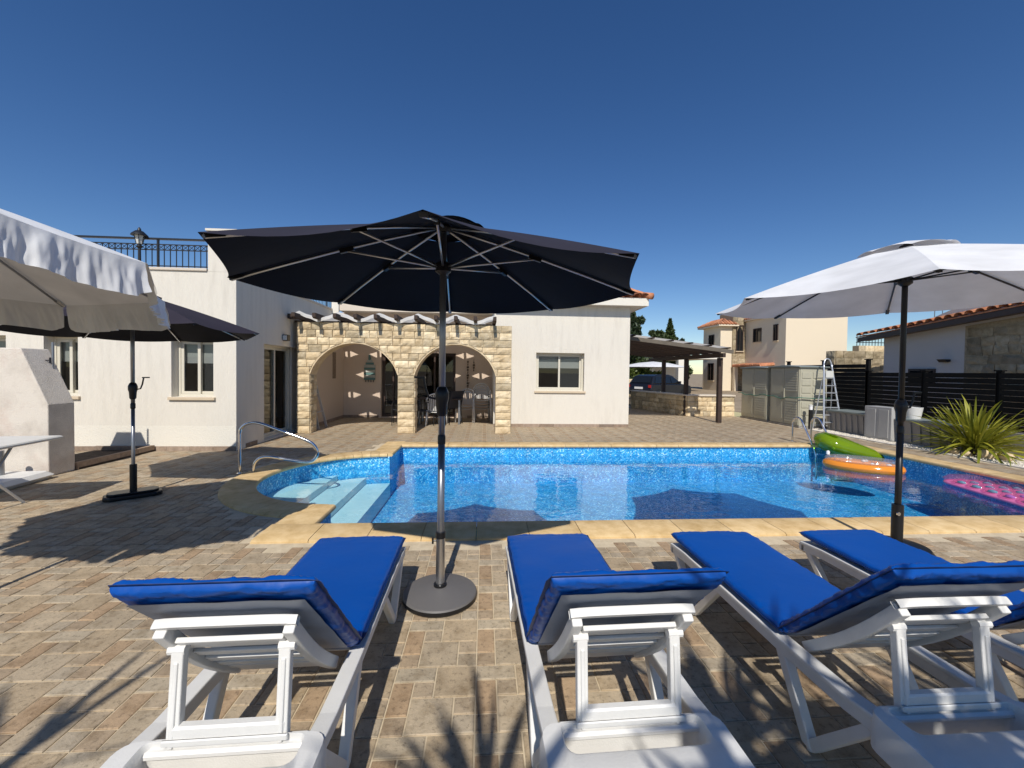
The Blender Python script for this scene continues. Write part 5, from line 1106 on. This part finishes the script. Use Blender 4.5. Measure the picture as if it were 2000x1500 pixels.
# ------------------------------------------------------------------ strap-leaved plant and rocks
pln = thing('spiky_plant', 'big yellow-green spiky strap-leaved plant in the gravel by the fence', 'plant', (9.78, 7.55, 0))
rg = random.Random(21); lm = []
for k in range(10):
    L = rg.uniform(0.70, 1.18); droop = rg.uniform(0.05, 0.75); w0 = rg.uniform(0.014, 0.024); mb = MB()
    def lf(u, v, L=L, droop=droop, w0=w0):
        s_ = v; w = w0 * (0.55 + 1.2 * s_ - 0.4 * s_ * s_) * (1 - s_ ** 5); x = (u - 0.5) * 2 * w
        return (x, L * s_ * (1 - 0.12 * droop * s_), -droop * L * s_ ** 2.2 + 0.35 * abs(x))
    mb.grid(lf, 2, 8); lm.append(mb.mesh('leaf', True, M['leaf']))
for i in range(298):
    o = bpy.data.objects.new('leaf', lm[i % 10]); COL.objects.link(o); o.parent = pln
    az = rg.uniform(0, 2 * math.pi); el = R(min(84, max(6, rg.gauss(40, 25)))); rb_ = rg.uniform(0, 0.16)
    o.location = (rb_ * math.cos(az), rb_ * math.sin(az), rg.uniform(0.02, 0.22)); o.rotation_mode = 'XYZ'
    o.matrix_basis = Matrix.Translation(o.location) @ Matrix.Rotation(az - math.pi / 2, 4, 'Z') @ Matrix.Rotation(el, 4, 'X') @ Matrix.Rotation(rg.uniform(-0.7, 0.7), 4, 'Y') @ Matrix.Scale(rg.uniform(0.75, 1.08), 4)
mb = MB(); mb.lathe([(0.12, 0), (0.13, 0.10), (0.06, 0.25)], 10); obj('crown_base', mb, M['bark'], pln)
def rock(label, x, y, s_, seed):
    mb = MB(); mb.grid(lambda u, v: tuple(Vector((math.cos(2 * math.pi * u) * math.sin(math.pi * v), math.sin(2 * math.pi * u) * math.sin(math.pi * v), -0.75 * math.cos(math.pi * v))) * s_ * (1 + 0.28 * noise.noise(Vector((math.cos(2 * math.pi * u) * math.sin(math.pi * v) * 1.4 + seed, math.sin(2 * math.pi * u) * math.sin(math.pi * v) * 1.4, math.cos(math.pi * v) * 1.4))))), 12, 8, True)
    o = obj('rock', mb, M['soffit_stone'], label=label, cat='rock', group='rocks round the spiky plant', auto=35); o.location = (x, y, s_ * 0.5)
rock('pale rock at the left foot of the spiky plant', 9.40, 7.62, 0.10, 1); rock('largest pale rock right in front of the spiky plant', 9.52, 7.16, 0.125, 5); rock('pale rock rightmost at the foot of the spiky plant', 9.72, 7.00, 0.115, 9); rock('small pale rock between the bigger rocks', 9.38, 7.36, 0.075, 13)
# ------------------------------------------------------------------ carport pergola and garden wall
cp_ = thing('carport_pergola', 'dark timber carport pergola attached to the right side of the villa', 'pergola', (7.3, 14.4, 0))
zat = lambda x: 2.52 - (x - 4.07) * (2.52 - 2.15) / (7.45 - 4.07)
for y, x in ((12.45, 7.37), (14.45, 7.30), (16.15, 7.22)):
    mb = MB(); mb.bbox(x - 0.065, x + 0.065, y - 0.065, y + 0.065, 0, zat(x) - 0.125, 0.008); obj('post', mb, M['timber'], cp_, world=True)
mb = MB(); mb.bar((7.30, 12.10, zat(7.3) - 0.06), (7.22, 17.6, zat(7.3) - 0.06), 0.09, 0.13); obj('edge_beam', mb, M['timber'], cp_, world=True)
for k in range(9):
    y = 12.18 + 0.66 * k; mb = MB(); mb.bar((4.08, y, zat(4.08) + 0.085), (7.62, y, zat(7.62) + 0.085), 0.06, 0.115); obj('rafter', mb, M['greytimber'] if k == 0 else M['timber'], cp_, world=True)
for k in range(6):
    x = 4.5 + 0.6 * k; mb = MB(); mb.bar((x, 12.12, zat(x) + 0.186), (x, 17.6, zat(x) + 0.186), 0.05, 0.045); obj('purlin', mb, M['timber'], cp_, world=True)
mb = MB(); mb.add([(4.08, 12.2, zat(4.08) + 0.212), (7.55, 12.2, zat(7.55) + 0.212), (7.55, 17.6, zat(7.55) + 0.212), (4.08, 17.6, zat(4.08) + 0.212)], [(0, 1, 2, 3)]); obj('roof_sheet', mb, M['shade'], cp_, world=True)

gw = thing('garden_wall', 'low sandstone garden wall between the carport and the sheds', 'wall', (8.2, 14.4, 0))
mb = MB(); mb.box(7.55, 9.06, 14.33, 14.60, 0, 0.72); mb.prism([(7.55, 14.33), (7.549, 14.60), (6.70, 17.75), (6.45, 17.7), (7.30, 14.33)], 0, 0.72); obj('core', mb, M['mortar'], gw, world=True)
stone_panel(gw, (7.30, 14.33, 0), (1, 0, 0), (0, 0, 1), (0, -1, 0), 1.76, 0.72, 0.18, 0.24, 0.42, 0.03, M['sand'], 41)
dv = Vector((7.30 - 6.45, 14.33 - 17.7, 0)); Ld = dv.length; dv.normalize(); nv = Vector((dv.y, -dv.x, 0))
if nv.x > 0: nv = -nv
stone_panel(gw, (6.45, 17.7, 0), dv, (0, 0, 1), nv, Ld, 0.72, 0.18, 0.24, 0.42, 0.03, M['sand'], 42)
mb = MB(); mb.prism([(7.22, 14.25), (9.06, 14.25), (9.06, 14.66), (7.55, 14.66), (6.75, 17.85), (6.37, 17.72)], 0.722, 0.775); obj('cap', mb, M['soffit'], gw, world=True, bevel=0.008)
gt = thing('iron_gate', 'dark metal gate between the villa corner and the garden wall', 'gate', (5.4, 17.6, 0))
mb = MB(); mb.bar((4.35, 17.62, 0.74), (6.40, 17.62, 0.74), 0.04, 0.05); mb.bar((4.35, 17.62, 0.12), (6.40, 17.62, 0.12), 0.04, 0.05); obj('gate_rails', mb, M['iron'], gt, world=True)
for i in range(22): mb = MB(); x = 4.38 + 0.095 * i; mb.bar((x, 17.62, 0.10), (x, 17.62, 0.76), 0.03, 0.03, (0, 1, 0)); obj('gate_bar', mb, M['iron'], gt, world=True)

# second stone wall by the road, car, hedge, far parasol
w2 = thing('roadside_wall', 'sandstone wall beyond the parked car', 'wall', (9.0, 26.5, 0))
mb = MB(); mb.box(5.0, 11.2, 26.6, 26.85, -0.03, 1.12); obj('core', mb, M['mortar'], w2, world=True)
stone_panel(w2, (6.5, 26.6, 0.0), (1, 0, 0), (0, 0, 1), (0, -1, 0), 4.7, 1.12, 0.28, 0.40, 0.7, 0.03, M['sand'], 47)

def car(x, y, rz):
    t = thing('parked_car', 'dark blue estate car parked behind the garden wall', 'car', (x, y, 0), rz)
    body = [(-2.1, 0.28), (2.1, 0.28), (2.16, 0.55), (2.05, 0.78), (1.10, 0.90), (-2.02, 0.92), (-2.14, 0.6)]
    mb = MB(); mb.prism(body, -0.84, 0.84, 'y'); obj('body', mb, M['carpaint'], t, bevel=0.06)
    low = [(-1.98, 0.921), (1.12, 0.90)]; top = [(-1.62, 1.36), (-1.2, 1.44), (-0.1, 1.45), (0.30, 1.38)]
    mb = MB(); pr = [low[0], low[1], top[3], top[2], top[1], top[0]]
    vs = [(a, -0.78 + (0.14 if b > 1 else 0), b) for a, b in pr] + [(a, 0.78 - (0.14 if b > 1 else 0), b) for a, b in pr]; n_ = 6
    mb.add(vs, [tuple(range(n_)), tuple(range(2 * n_ - 1, n_ - 1, -1))] + [(i, n_ + i, n_ + (i + 1) % n_, (i + 1) % n_) for i in range(n_)]); obj('cabin', mb, M['carpaint'], t, bevel=0.04)
    for s_ in (-1, 1):
        for (a0, a1, b0, b1) in ((-1.72, -0.95, -1.50, -0.95), (-0.88, -0.10, -0.88, -0.10), (-0.02, 0.86, -0.02, 0.28)):
            mb = MB(); f = lambda a, b: (a, s_ * (0.79 - 0.14 * (b - 0.92) / 0.44 + 0.006), b); mb.quad(f(a0, 0.96), f(a1, 0.96), f(b1, 1.33), f(b0, 1.33)); obj('side_window', mb, M['carglass'], t, solid=0.01)
        for xw in (-1.30, 1.32):
            mb = MB(); mb.lathe([(0.2, -0.1), (0.31, -0.1), (0.31, 0.1), (0.2, 0.1)], 24, m=Matrix.Translation((xw, s_ * 0.78, 0.31)) @ Matrix.Rotation(R(90), 4, 'X')); w = obj('wheel', mb, M['tyre'], t, auto=35)
            mb = MB(); mb.lathe([(0.02, -0.105), (0.19, -0.105), (0.19, 0.105), (0.02, 0.105)], 16, m=Matrix.Translation((xw, s_ * 0.78, 0.31)) @ Matrix.Rotation(R(90), 4, 'X')); obj('rim', mb, M['alu'], w, auto=35)
        mb = MB(); mb.box(-2.15, -2.08, s_ * 0.70 - 0.08, s_ * 0.70 + 0.08, 0.70, 0.86); obj('tail_light', mb, M['red'], t, bevel=0.01)
        mb = MB(); mb.box(0.62, 0.76, s_ * 0.86 - 0.09, s_ * 0.86 + 0.09, 0.95, 1.07); obj('wing_mirror', mb, M['carpaint'], t, bevel=0.02)
    mb = MB(); mb.add([(-1.965, -0.62, 0.98), (-1.965, 0.62, 0.98), (-1.68, 0.54, 1.31), (-1.68, -0.54, 1.31)], [(0, 1, 2, 3)]); obj('rear_window', mb, M['carglass'], t, solid=0.02)
    mb = MB(); mb.box(-2.17, -2.12, -0.26, 0.26, 0.62, 0.74); obj('number_plate', mb, M['wplastic'], t)
    return t
car(10.6, 24.2, R(34))

# ------------------------------------------------------------------ vegetation
def leaf_cloud(fn_pts, size, seed, n, squash=1.0):
    rg = random.Random(seed); mb = MB()
    for i in range(n):
        p = fn_pts(rg); a = rg.uniform(0, 6.28); b = rg.uniform(-1.2, 1.2); s_ = size * rg.uniform(0.6, 1.4)
        u = Vector((math.cos(a) * math.cos(b), math.sin(a) * math.cos(b), math.sin(b))); w = u.cross(Vector((rg.uniform(-1, 1), rg.uniform(-1, 1), rg.uniform(-1, 1)))).normalized()
        p = Vector(p); mb.add([p - u * s_, p + w * s_ * 0.45, p + u * s_, p - w * s_ * 0.45], [(0, 1, 2, 3)])
    return mb
def tree(name, label, x, y, h, r, kind, seed, mat, z0=0.0):
    t = thing(name, label, 'tree', (x, y, z0), 0, 'trees beyond the carport')
    rg = random.Random(seed); mb = MB(); mb.tube([(0, 0, -0.1), (0.05, 0, h * 0.4), (0, 0.04, h * 0.9)], [0.04 * h * 0.5, 0.03 * h * 0.5, 0.01], 8); obj('trunk', mb, M['bark'], t, smooth=True)
    if kind == 'cypress':
        def f(q):
            s_ = q.random() ** 0.8; rr = r * (math.sin(math.pi * min(1, 0.10 + 0.92 * s_)) ** 0.7) * (1 - 0.55 * s_) * 1.35 * q.uniform(0.55, 1.05); a = q.uniform(0, 6.28); return (rr * math.cos(a), rr * math.sin(a), 0.06 * h + s_ * h * 0.95)
        cl = leaf_cloud(f, 0.20, seed, 4500)
    else:
        cs = []
        for k in range(26):
            s_ = rg.random(); rr = r * (1 - s_ * 0.75) * math.sqrt(rg.random()); a = rg.uniform(0, 6.28); cs.append((rr * math.cos(a), rr * math.sin(a), h * (0.28 + 0.70 * s_), r * rg.uniform(0.18, 0.34) * (1 - 0.4 * s_)))
            if k < 12:
                br = MB(); br.tube([(0, 0, cs[-1][2] * 0.7), (cs[-1][0] * 0.9, cs[-1][1] * 0.9, cs[-1][2])], [0.03 * h * .3, 0.01], 5); obj('limb', br, M['bark'], t)
        def f(q):
            c = q.choice(cs); v = Vector((q.gauss(0, 1), q.gauss(0, 1), q.gauss(0, 0.75))).normalized() * c[3] * q.uniform(0.6, 1.1); return (c[0] + v.x, c[1] + v.y, c[2] + v.z)
        cl = leaf_cloud(f, 0.24 if kind == 'pine' else 0.2, seed, 5200)
    obj('crown', cl, mat, t); return t
tree('cypress_tree', 'tall dark narrow cypress rising above the carport roof', 20.75, 45, 8.4, 1.0, 'cypress', 2, M['dark_leaf'], -0.9)
tree('pine_tree', 'pine closest to the white villa corner', 16.2, 44, 9.2, 2.2, 'pine', 3, M['pine_leaf'], -0.9)
tree('pine_tree', 'small pine just left of the cypress', 18.95, 44.5, 7.3, 2.0, 'pine', 4, M['pine_leaf'], -0.9)
tree('pine_tree', 'low pine just right of the cypress', 22.2, 46, 6.5, 1.6, 'pine', 5, M['pine_leaf'], -0.9)
tree('broadleaf_tree', 'dark bushy tree seen under the carport roof at the villa corner', 12.6, 36, 4.6, 2.6, 'bush', 6, M['dark_leaf'])
tree('broadleaf_tree', 'dark bushy tree behind the cypress foot', 19.2, 49, 5.2, 3.4, 'bush', 7, M['dark_leaf'])
tree('broadleaf_tree', 'dark shrub tree between the white gate pillar and the peach house', 19.3, 40, 3.2, 1.6, 'bush', 8, M['dark_leaf'])
hd = thing('hedge', 'clipped yellow-green hedge below the distant white parasol', 'hedge', (10.6, 30.0, 0))
def hf(q): 
    x = q.uniform(-4.2, 2.6); return (x, q.uniform(-0.5, 0.5), q.uniform(0.4, 1.0) ** 0.6 * (1.75 + 0.15 * math.sin(x * 2.3)))
obj('foliage', leaf_cloud(hf, 0.11, 9, 6500), M['hedge_leaf'], hd)
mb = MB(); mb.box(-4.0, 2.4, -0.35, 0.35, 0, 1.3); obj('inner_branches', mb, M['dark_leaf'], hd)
fp = thing('distant_parasol', 'wide flat white parasol far off above the hedge', 'parasol', (13.0, 31.0, 0))
mb = MB(); mb.lathe([(2.55, 1.98), (2.4, 2.06), (1.2, 2.30), (0.05, 2.42)], 8); obj('canopy', mb, M['whitecloth'], fp, auto=20)
mb = MB(); mb.tube([(0, 0, 0), (0, 0, 2.4)], 0.035, 8); obj('pole', mb, M['alu'], fp)
wh = thing('white_house', 'distant low white house with a square pillar behind the carport posts', 'house', (17.5, 38, 0))
mb = MB(); mb.box(14.6, 17.6, 36.5, 40, -0.03, 2.1); obj('wall', mb, M['wall_smooth'], wh, world=True)
mb = MB(); mb.box(16.0, 16.55, 33.0, 33.5, -0.03, 2.75); obj('pillar', mb, M['wall_smooth'], wh, world=True)
mb = MB(); mb.box(14.4, 19.4, 33.0, 40.2, 2.76, 2.96); obj('roof_slab', mb, M['wall_smooth'], wh, world=True)
mb = MB(); mb.box(15.1, 16.0, 36.44, 36.499, 0.4, 1.6); obj('window', mb, M['carglass'], wh, world=True)

# ------------------------------------------------------------------ peach two-storey house
ph = thing('peach_house', 'two storey peach rendered house with tiled roofs and a stone stair tower', 'house', (25, 35, 0))
def house_window(parent, c, w, h, axis, depth=0.10, arched=False):
    """frame, pane and sill standing in front of the wall plane; axis: outward normal"""
    ax = Vector(axis); u = Vector((-ax.y, ax.x, 0)); c = Vector(c)
    Pw = lambda a, b, d: c + u * a + Vector((0, 0, b)) + ax * d
    mb = MB(); e = 0.07
    for q in ((-w / 2 - e, w / 2 + e, h, h + e), (-w / 2 - e, -w / 2, 0, h), (w / 2, w / 2 + e, 0, h), (-0.02, 0.02, 0, h)): pbox(mb, lambda a, b, d: Pw(a, b, d), *q, 0.001, 0.06)
    win = obj('window', mb, M['darkframe'], parent, world=True)
    mb = MB()
    if arched: mb.add([Pw(-w / 2, 0, 0.02), Pw(w / 2, 0, 0.02), Pw(w / 2, h * 0.72, 0.02), Pw(w * 0.3, h * 0.9, 0.02), Pw(0, h, 0.02), Pw(-w * 0.3, h * 0.9, 0.02), Pw(-w / 2, h * 0.72, 0.02)], [tuple(range(7))])
    else: mb.quad(Pw(-w / 2, 0, 0.02), Pw(w / 2, 0, 0.02), Pw(w / 2, h, 0.02), Pw(-w / 2, h, 0.02))
    obj('pane', mb, M['carglass'], win, world=True)
    mb = MB(); pbox(mb, Pw, -w / 2 - 0.12, w / 2 + 0.12, -0.08, -0.002, 0.001, 0.10); obj('sill', mb, M['sill'], win, world=True)
X0 = 24.45
mb = MB(); mb.box(X0, 29.75, 32.0, 37.4, -0.03, 6.45); obj('main_block_wall', mb, M['peach'], ph, world=True)
mb = MB(); mb.box(22.08, X0 - 1.25, 37.3, 40.3, -0.03, 6.0); obj('left_wing_wall', mb, M['peach'], ph, world=True)
mb = MB(); mb.box(X0 - 1.249, X0 - 0.002, 37.2, 39.4, -0.03, 7.35); tw = obj('stair_tower', mb, M['mortar'], ph, world=True)
stone_panel(ph, (X0 - 1.25, 37.2, 0), (1, 0, 0), (0, 0, 1), (0, -1, 0), 1.25, 7.3, 0.42, 0.35, 0.62, 0.05, M['olive_stone'], 61, rough=0.04)
house_window(ph, (X0 - 0.62, 37.12, 3.7), 0.55, 2.35, (0, -1, 0), arched=True)
house_window(ph, (X0, 35.5, 4.45), 0.95, 1.15, (-1, 0, 0)); house_window(ph, (X0, 33.15, 4.4), 0.42, 1.3, (-1, 0, 0))
house_window(ph, (22.08, 38.8, 4.0), 0.8, 1.25, (-1, 0, 0)); house_window(ph, (22.08, 38.8, 0.9), 0.9, 1.6, (-1, 0, 0)); house_window(ph, (X0, 35.3, 0.9), 1.2, 1.3, (-1, 0, 0))
def hip_roof(parent, x0, x1, y0, y1, z, rise, over=0.45):
    x0 -= over; x1 += over; y0 -= over; y1 += over; i = min(x1 - x0, y1 - y0) / 2 * 0.96; mb = MB()
    A = [(x0, y0, z), (x1, y0, z), (x1, y1, z), (x0, y1, z)]; B_ = [(x0 + i, y0 + i, z + rise), (x1 - i, y0 + i, z + rise), (x1 - i, y1 - i, z + rise), (x0 + i, y1 - i, z + rise)]
    mb.add(A + B_, [(0, 1, 5, 4), (1, 2, 6, 5), (2, 3, 7, 6), (3, 0, 4, 7), (4, 5, 6, 7), (3, 2, 1, 0)]); rf_ = obj('roof', mb, M['terracotta'], parent, world=True)
    mb = MB(); mb.box(x0 + 0.03, x1 - 0.03, y0 + 0.03, y1 - 0.03, z - 0.16, z - 0.002); obj('eave_board', mb, M['peach'], rf_, world=True)
    for k in range(int((x1 - x0) / 0.3)):
        xx = x0 + 0.15 + 0.3 * k; t = min(xx - x0, x1 - xx, i) / i; mb = MB(); mb.tube([(xx, y0 - 0.02, z + 0.03), (xx, y0 + i * t, z + 0.03 + rise * t)], 0.10, 6); obj('tile_row', mb, M['terracotta'], rf_, world=True, smooth=True)
    for k in range(int((y1 - y0) / 0.3)):
        yy = y0 + 0.15 + 0.3 * k; t = min(yy - y0, y1 - yy, i) / i; mb = MB(); mb.tube([(x0 - 0.02, yy, z + 0.03), (x0 + i * t, yy, z + 0.03 + rise * t)], 0.10, 6); obj('tile_row', mb, M['terracotta'], rf_, world=True, smooth=True)
hip_roof(ph, 22.08, X0 - 1.26, 37.3, 40.3, 6.16, 0.55)
hip_roof(ph, X0, 29.75, 32.3, 37.4, 6.62, 0.8, 0.25)
mb = MB(); mb.prism([(X0 - 1.3, 2.35), (X0 - 0.001, 2.48), (X0 - 0.001, 2.35), (X0 - 1.3, 2.22)], 33.2, 37.1, 'y'); po_ = obj('porch_roof', mb, M['terracotta'], ph, world=True)
for k in range(13): mb = MB(); yy = 33.35 + 0.3 * k; mb.tube([(X0 - 1.32, yy, 2.36), (X0 - 0.03, yy, 2.49)], 0.09, 6); obj('tile_row', mb, M['terracotta'], po_, world=True, smooth=True)
for yy in (33.4, 36.9): mb = MB(); mb.box(X0 - 1.25, X0 - 0.95, yy - 0.18, yy + 0.18, -0.03, 2.2); obj('porch_post', mb, M['peach'], ph, world=True)

# ------------------------------------------------------------------ neighbour's low house on the right
nb = thing('neighbour_house', 'single storey house with clay tiled roof behind the black fence', 'house', (15, 11, 0))
XN = 12.9
mb = MB(); mb.prism([(5.0, -0.03), (12.5, -0.03), (12.5, 2.75), (5.0, 2.75 + 7.5 * sy)], XN, XN + 2.0, 'x'); obj('wall', mb, M['nb_wall'], nb, world=True)
mb = MB(); mb.prism([(5.2, 0.5), (10.25, 0.5), (10.25, 2.90), (5.2, 3.36)], XN - 0.012, XN - 0.002, 'x'); obj('stone_bedding', mb, M['mortar'], nb, world=True)
stone_panel(nb, (XN - 0.012, 5.2, 0.9), (0, 1, 0), (0, 0, 1), (-1, 0, 0), 5.0, 2.4, 0.24, 0.18, 0.42, 0.028, M['olive_stone'], 71, mask=lambda a, b: b + 0.9 < 3.30 - 0.09 * a, jit=0.035, gap=0.008)
mb = MB(); mb.box(XN - 0.03, XN - 0.001, 10.95, 11.70, 1.30, 1.76); wn_ = obj('window', mb, M['darkframe'], nb, world=True)
mb = MB(); mb.box(XN - 0.036, XN - 0.031, 11.0, 11.65, 1.34, 1.70); obj('pane', mb, M['carglass'], wn_, world=True)
mb = MB(); mb.prism([(XN - 0.20, 2.02), (XN - 0.001, 2.02), (XN - 0.001, 1.96), (XN - 0.12, 1.94)], 10.58, 10.78, 'y'); obj('wall_lamp', mb, M['black'], nb, world=True)
upn = Vector((math.cos(R(10)), 0, math.sin(R(10)))); sy = 0.095
mb = MB(); mb.add([(XN - 0.42, 4.6, 2.82 + 8.5 * sy), (XN - 0.42, 13.1, 2.82), (XN + 2.3, 12.6, 3.31), (XN + 2.3, 4.6, 3.31 + 8.0 * sy)], [(0, 1, 2, 3)]); obj('roof', mb, M['terracotta'], nb, world=True, solid=0.03)
mb = MB(); mb.prism([(4.6, 2.66 + 8.45 * sy), (13.05, 2.66), (13.05, 2.80), (4.6, 2.80 + 8.45 * sy)], XN - 0.40, XN - 0.36, 'x'); mb.prism([(4.6, 2.70 + 8.45 * sy), (13.05, 2.70), (13.05, 2.74), (4.6, 2.74 + 8.45 * sy)], XN - 0.36, XN + 0.01, 'x'); obj('eave_board', mb, M['darkframe'], nb, world=True)
barrel_roof(nb, (XN - 0.46, 13.05, 2.845), (0, -1, sy), upn, 28, 8, 0.24, 0.42)
mb = MB(); mb.tube([(XN + 2.3, 12.6, 3.34), (XN + 2.3, 4.6, 3.34 + 8.0 * sy)], 0.11, 8); obj('ridge_cap', mb, M['terracotta'], nb, smooth=True, world=True)
mb = MB(); mb.lathe([(0.40, 0), (0.42, 0.3), (0.3, 0.42), (0.05, 0.48)], 16, (16.6, 12.9, 3.25)); obj('water_tank', mb, M['soffit'], nb, auto=40, world=True)
for x in (15.9, 16.2): mb = MB(); mb.tube([(x, 13.6, 2.9), (x, 13.6, 4.15)], 0.014, 5); mb.tube([(x - 0.1, 13.6, 4.0), (x + 0.1, 13.6, 4.0)], 0.008, 5); obj('aerial', mb, M['greypole'], nb, world=True)
w3 = thing('stone_boundary_wall', 'grey stone wall end standing behind the fence beside the neighbour', 'wall', (13.4, 14.6, 0))
mb = MB(); mb.box(13.05, 15.4, 14.5, 14.9, -0.03, 2.45); obj('core', mb, M['mortar'], w3, world=True)
stone_panel(w3, (13.03, 14.5, 0.9), (0, 1, 0), (0, 0, 1), (-1, 0, 0), 0.4, 1.55, 0.26, 0.2, 0.45, 0.03, M['olive_stone'], 81)
stone_panel(w3, (13.05, 14.5, 0.9), (1, 0, 0), (0, 0, 1), (0, -1, 0), 2.3, 1.55, 0.26, 0.22, 0.45, 0.03, M['olive_stone'], 82)
w4 = thing('far_stone_house', 'distant sandstone terrace wall with iron railing beside the peach house', 'building', (28, 30, 0))
mb = MB(); mb.box(27.4, 31.4, 28.5, 29.0, -0.03, 3.75); obj('wall_core', mb, M['mortar'], w4, world=True)
stone_panel(w4, (27.4, 28.5, 1.6), (1, 0, 0), (0, 0, 1), (0, -1, 0), 4.0, 2.15, 0.43, 0.4, 0.8, 0.04, M['sand'], 91)
rl = MB()
for z in (4.0, 4.55): rl.bar((27.4, 28.7, z), (31.4, 28.7, z), 0.05, 0.05)
obj('railing_bars', rl, M['iron'], w4, world=True)
for i in range(17): mb = MB(); mb.bar((27.45 + 0.24 * i, 28.7, 3.75), (27.45 + 0.24 * i, 28.7, 4.55), 0.03, 0.03, (0, 1, 0)); obj('baluster', mb, M['iron'], w4, world=True)
# banana-like plant behind the sheds
bn = thing('broad_leaf_plant', 'dark broad-leaved plant peeping over the shed roofs', 'plant', (11.4, 13.4, 0))
rg = random.Random(8)
for k in range(13):
    az = rg.uniform(0, 6.28); L = rg.uniform(0.45, 0.85); mb = MB(); el = rg.uniform(0.2, 1.3)
    d = Vector((math.cos(az) * math.cos(el), math.sin(az) * math.cos(el), math.sin(el))); sd = Vector((-math.sin(az), math.cos(az), 0))
    mb.grid(lambda u, v: Vector((0, 0, 1.45)) + d * (L * v) + sd * ((u - 0.5) * 0.26 * math.sin(math.pi * min(1, v * 0.9 + 0.1))) - Vector((0, 0, 0.35 * L * v * v)), 4, 8); obj('leaf', mb, M['dark_leaf'], bn, smooth=True)
mb = MB(); mb.tube([(0, 0, 0), (0, 0, 1.5)], 0.05, 8); obj('stem', mb, M['bark'], bn)

# ------------------------------------------------------------------ planting behind the viewer, whose shadows fall on the paving
def yucca(label, x, y, heads, seed):
    t = thing('yucca_plant', label, 'plant', (x, y, 0), 0, 'yuccas planted behind the loungers'); rg = random.Random(seed)
    lv = []
    for k in range(5):
        L = rg.uniform(0.50, 0.72); mb = MB(); w0 = 0.024; dr = rg.uniform(0.05, 0.35)
        mb.grid(lambda u, v, L=L, dr=dr: ((u - 0.5) * 2 * w0 * (1 - v ** 2.5) * (0.5 + 1.2 * min(v, 0.5)), L * v, -dr * L * v ** 2.4), 2, 6); lv.append(mb.mesh('leaf', True, M['dark_leaf']))
    for (hx, hy, hz, n_) in heads:
        mb = MB(); mb.tube([(0, 0, 0), (hx * 0.4, hy * 0.4, hz * 0.55), (hx, hy, hz)], [0.09, 0.07, 0.05], 8); obj('trunk', mb, M['bark'], t, smooth=True)
        for i in range(n_):
            o = bpy.data.objects.new('leaf', lv[i % 5]); COL.objects.link(o); o.parent = t; az = rg.uniform(0, 6.28); el = R(rg.uniform(-25, 85))
            o.matrix_basis = Matrix.Translation((hx, hy, hz + rg.uniform(-0.12, 0.05))) @ Matrix.Rotation(az, 4, 'Z') @ Matrix.Rotation(el, 4, 'X') @ Matrix.Rotation(rg.uniform(-0.6, 0.6), 4, 'Y')
yucca('spiky yucca standing behind the second lounger', -0.35, -1.55, [(0.15, 0.0, 2.80, 40), (-0.30, -0.1, 2.5, 40)], 31)
yucca('spiky yucca standing behind the third lounger', 0.85, -1.5, [(0.0, 0.05, 2.95, 80), (0.5, 0.0, 2.75, 90), (-0.35, -0.1, 2.6, 60)], 32)
yucca('tall spiky yucca standing behind the leftmost lounger', -1.85, -1.6, [(-0.2, 0.1, 3.05, 13), (0.35, -0.2, 2.45, 40)], 33)
yucca('wide spiky yucca standing behind the rightmost lounger', 2.05, -1.5, [(0.1, 0.0, 2.85, 90), (-0.45, 0.0, 2.7, 80)], 34)
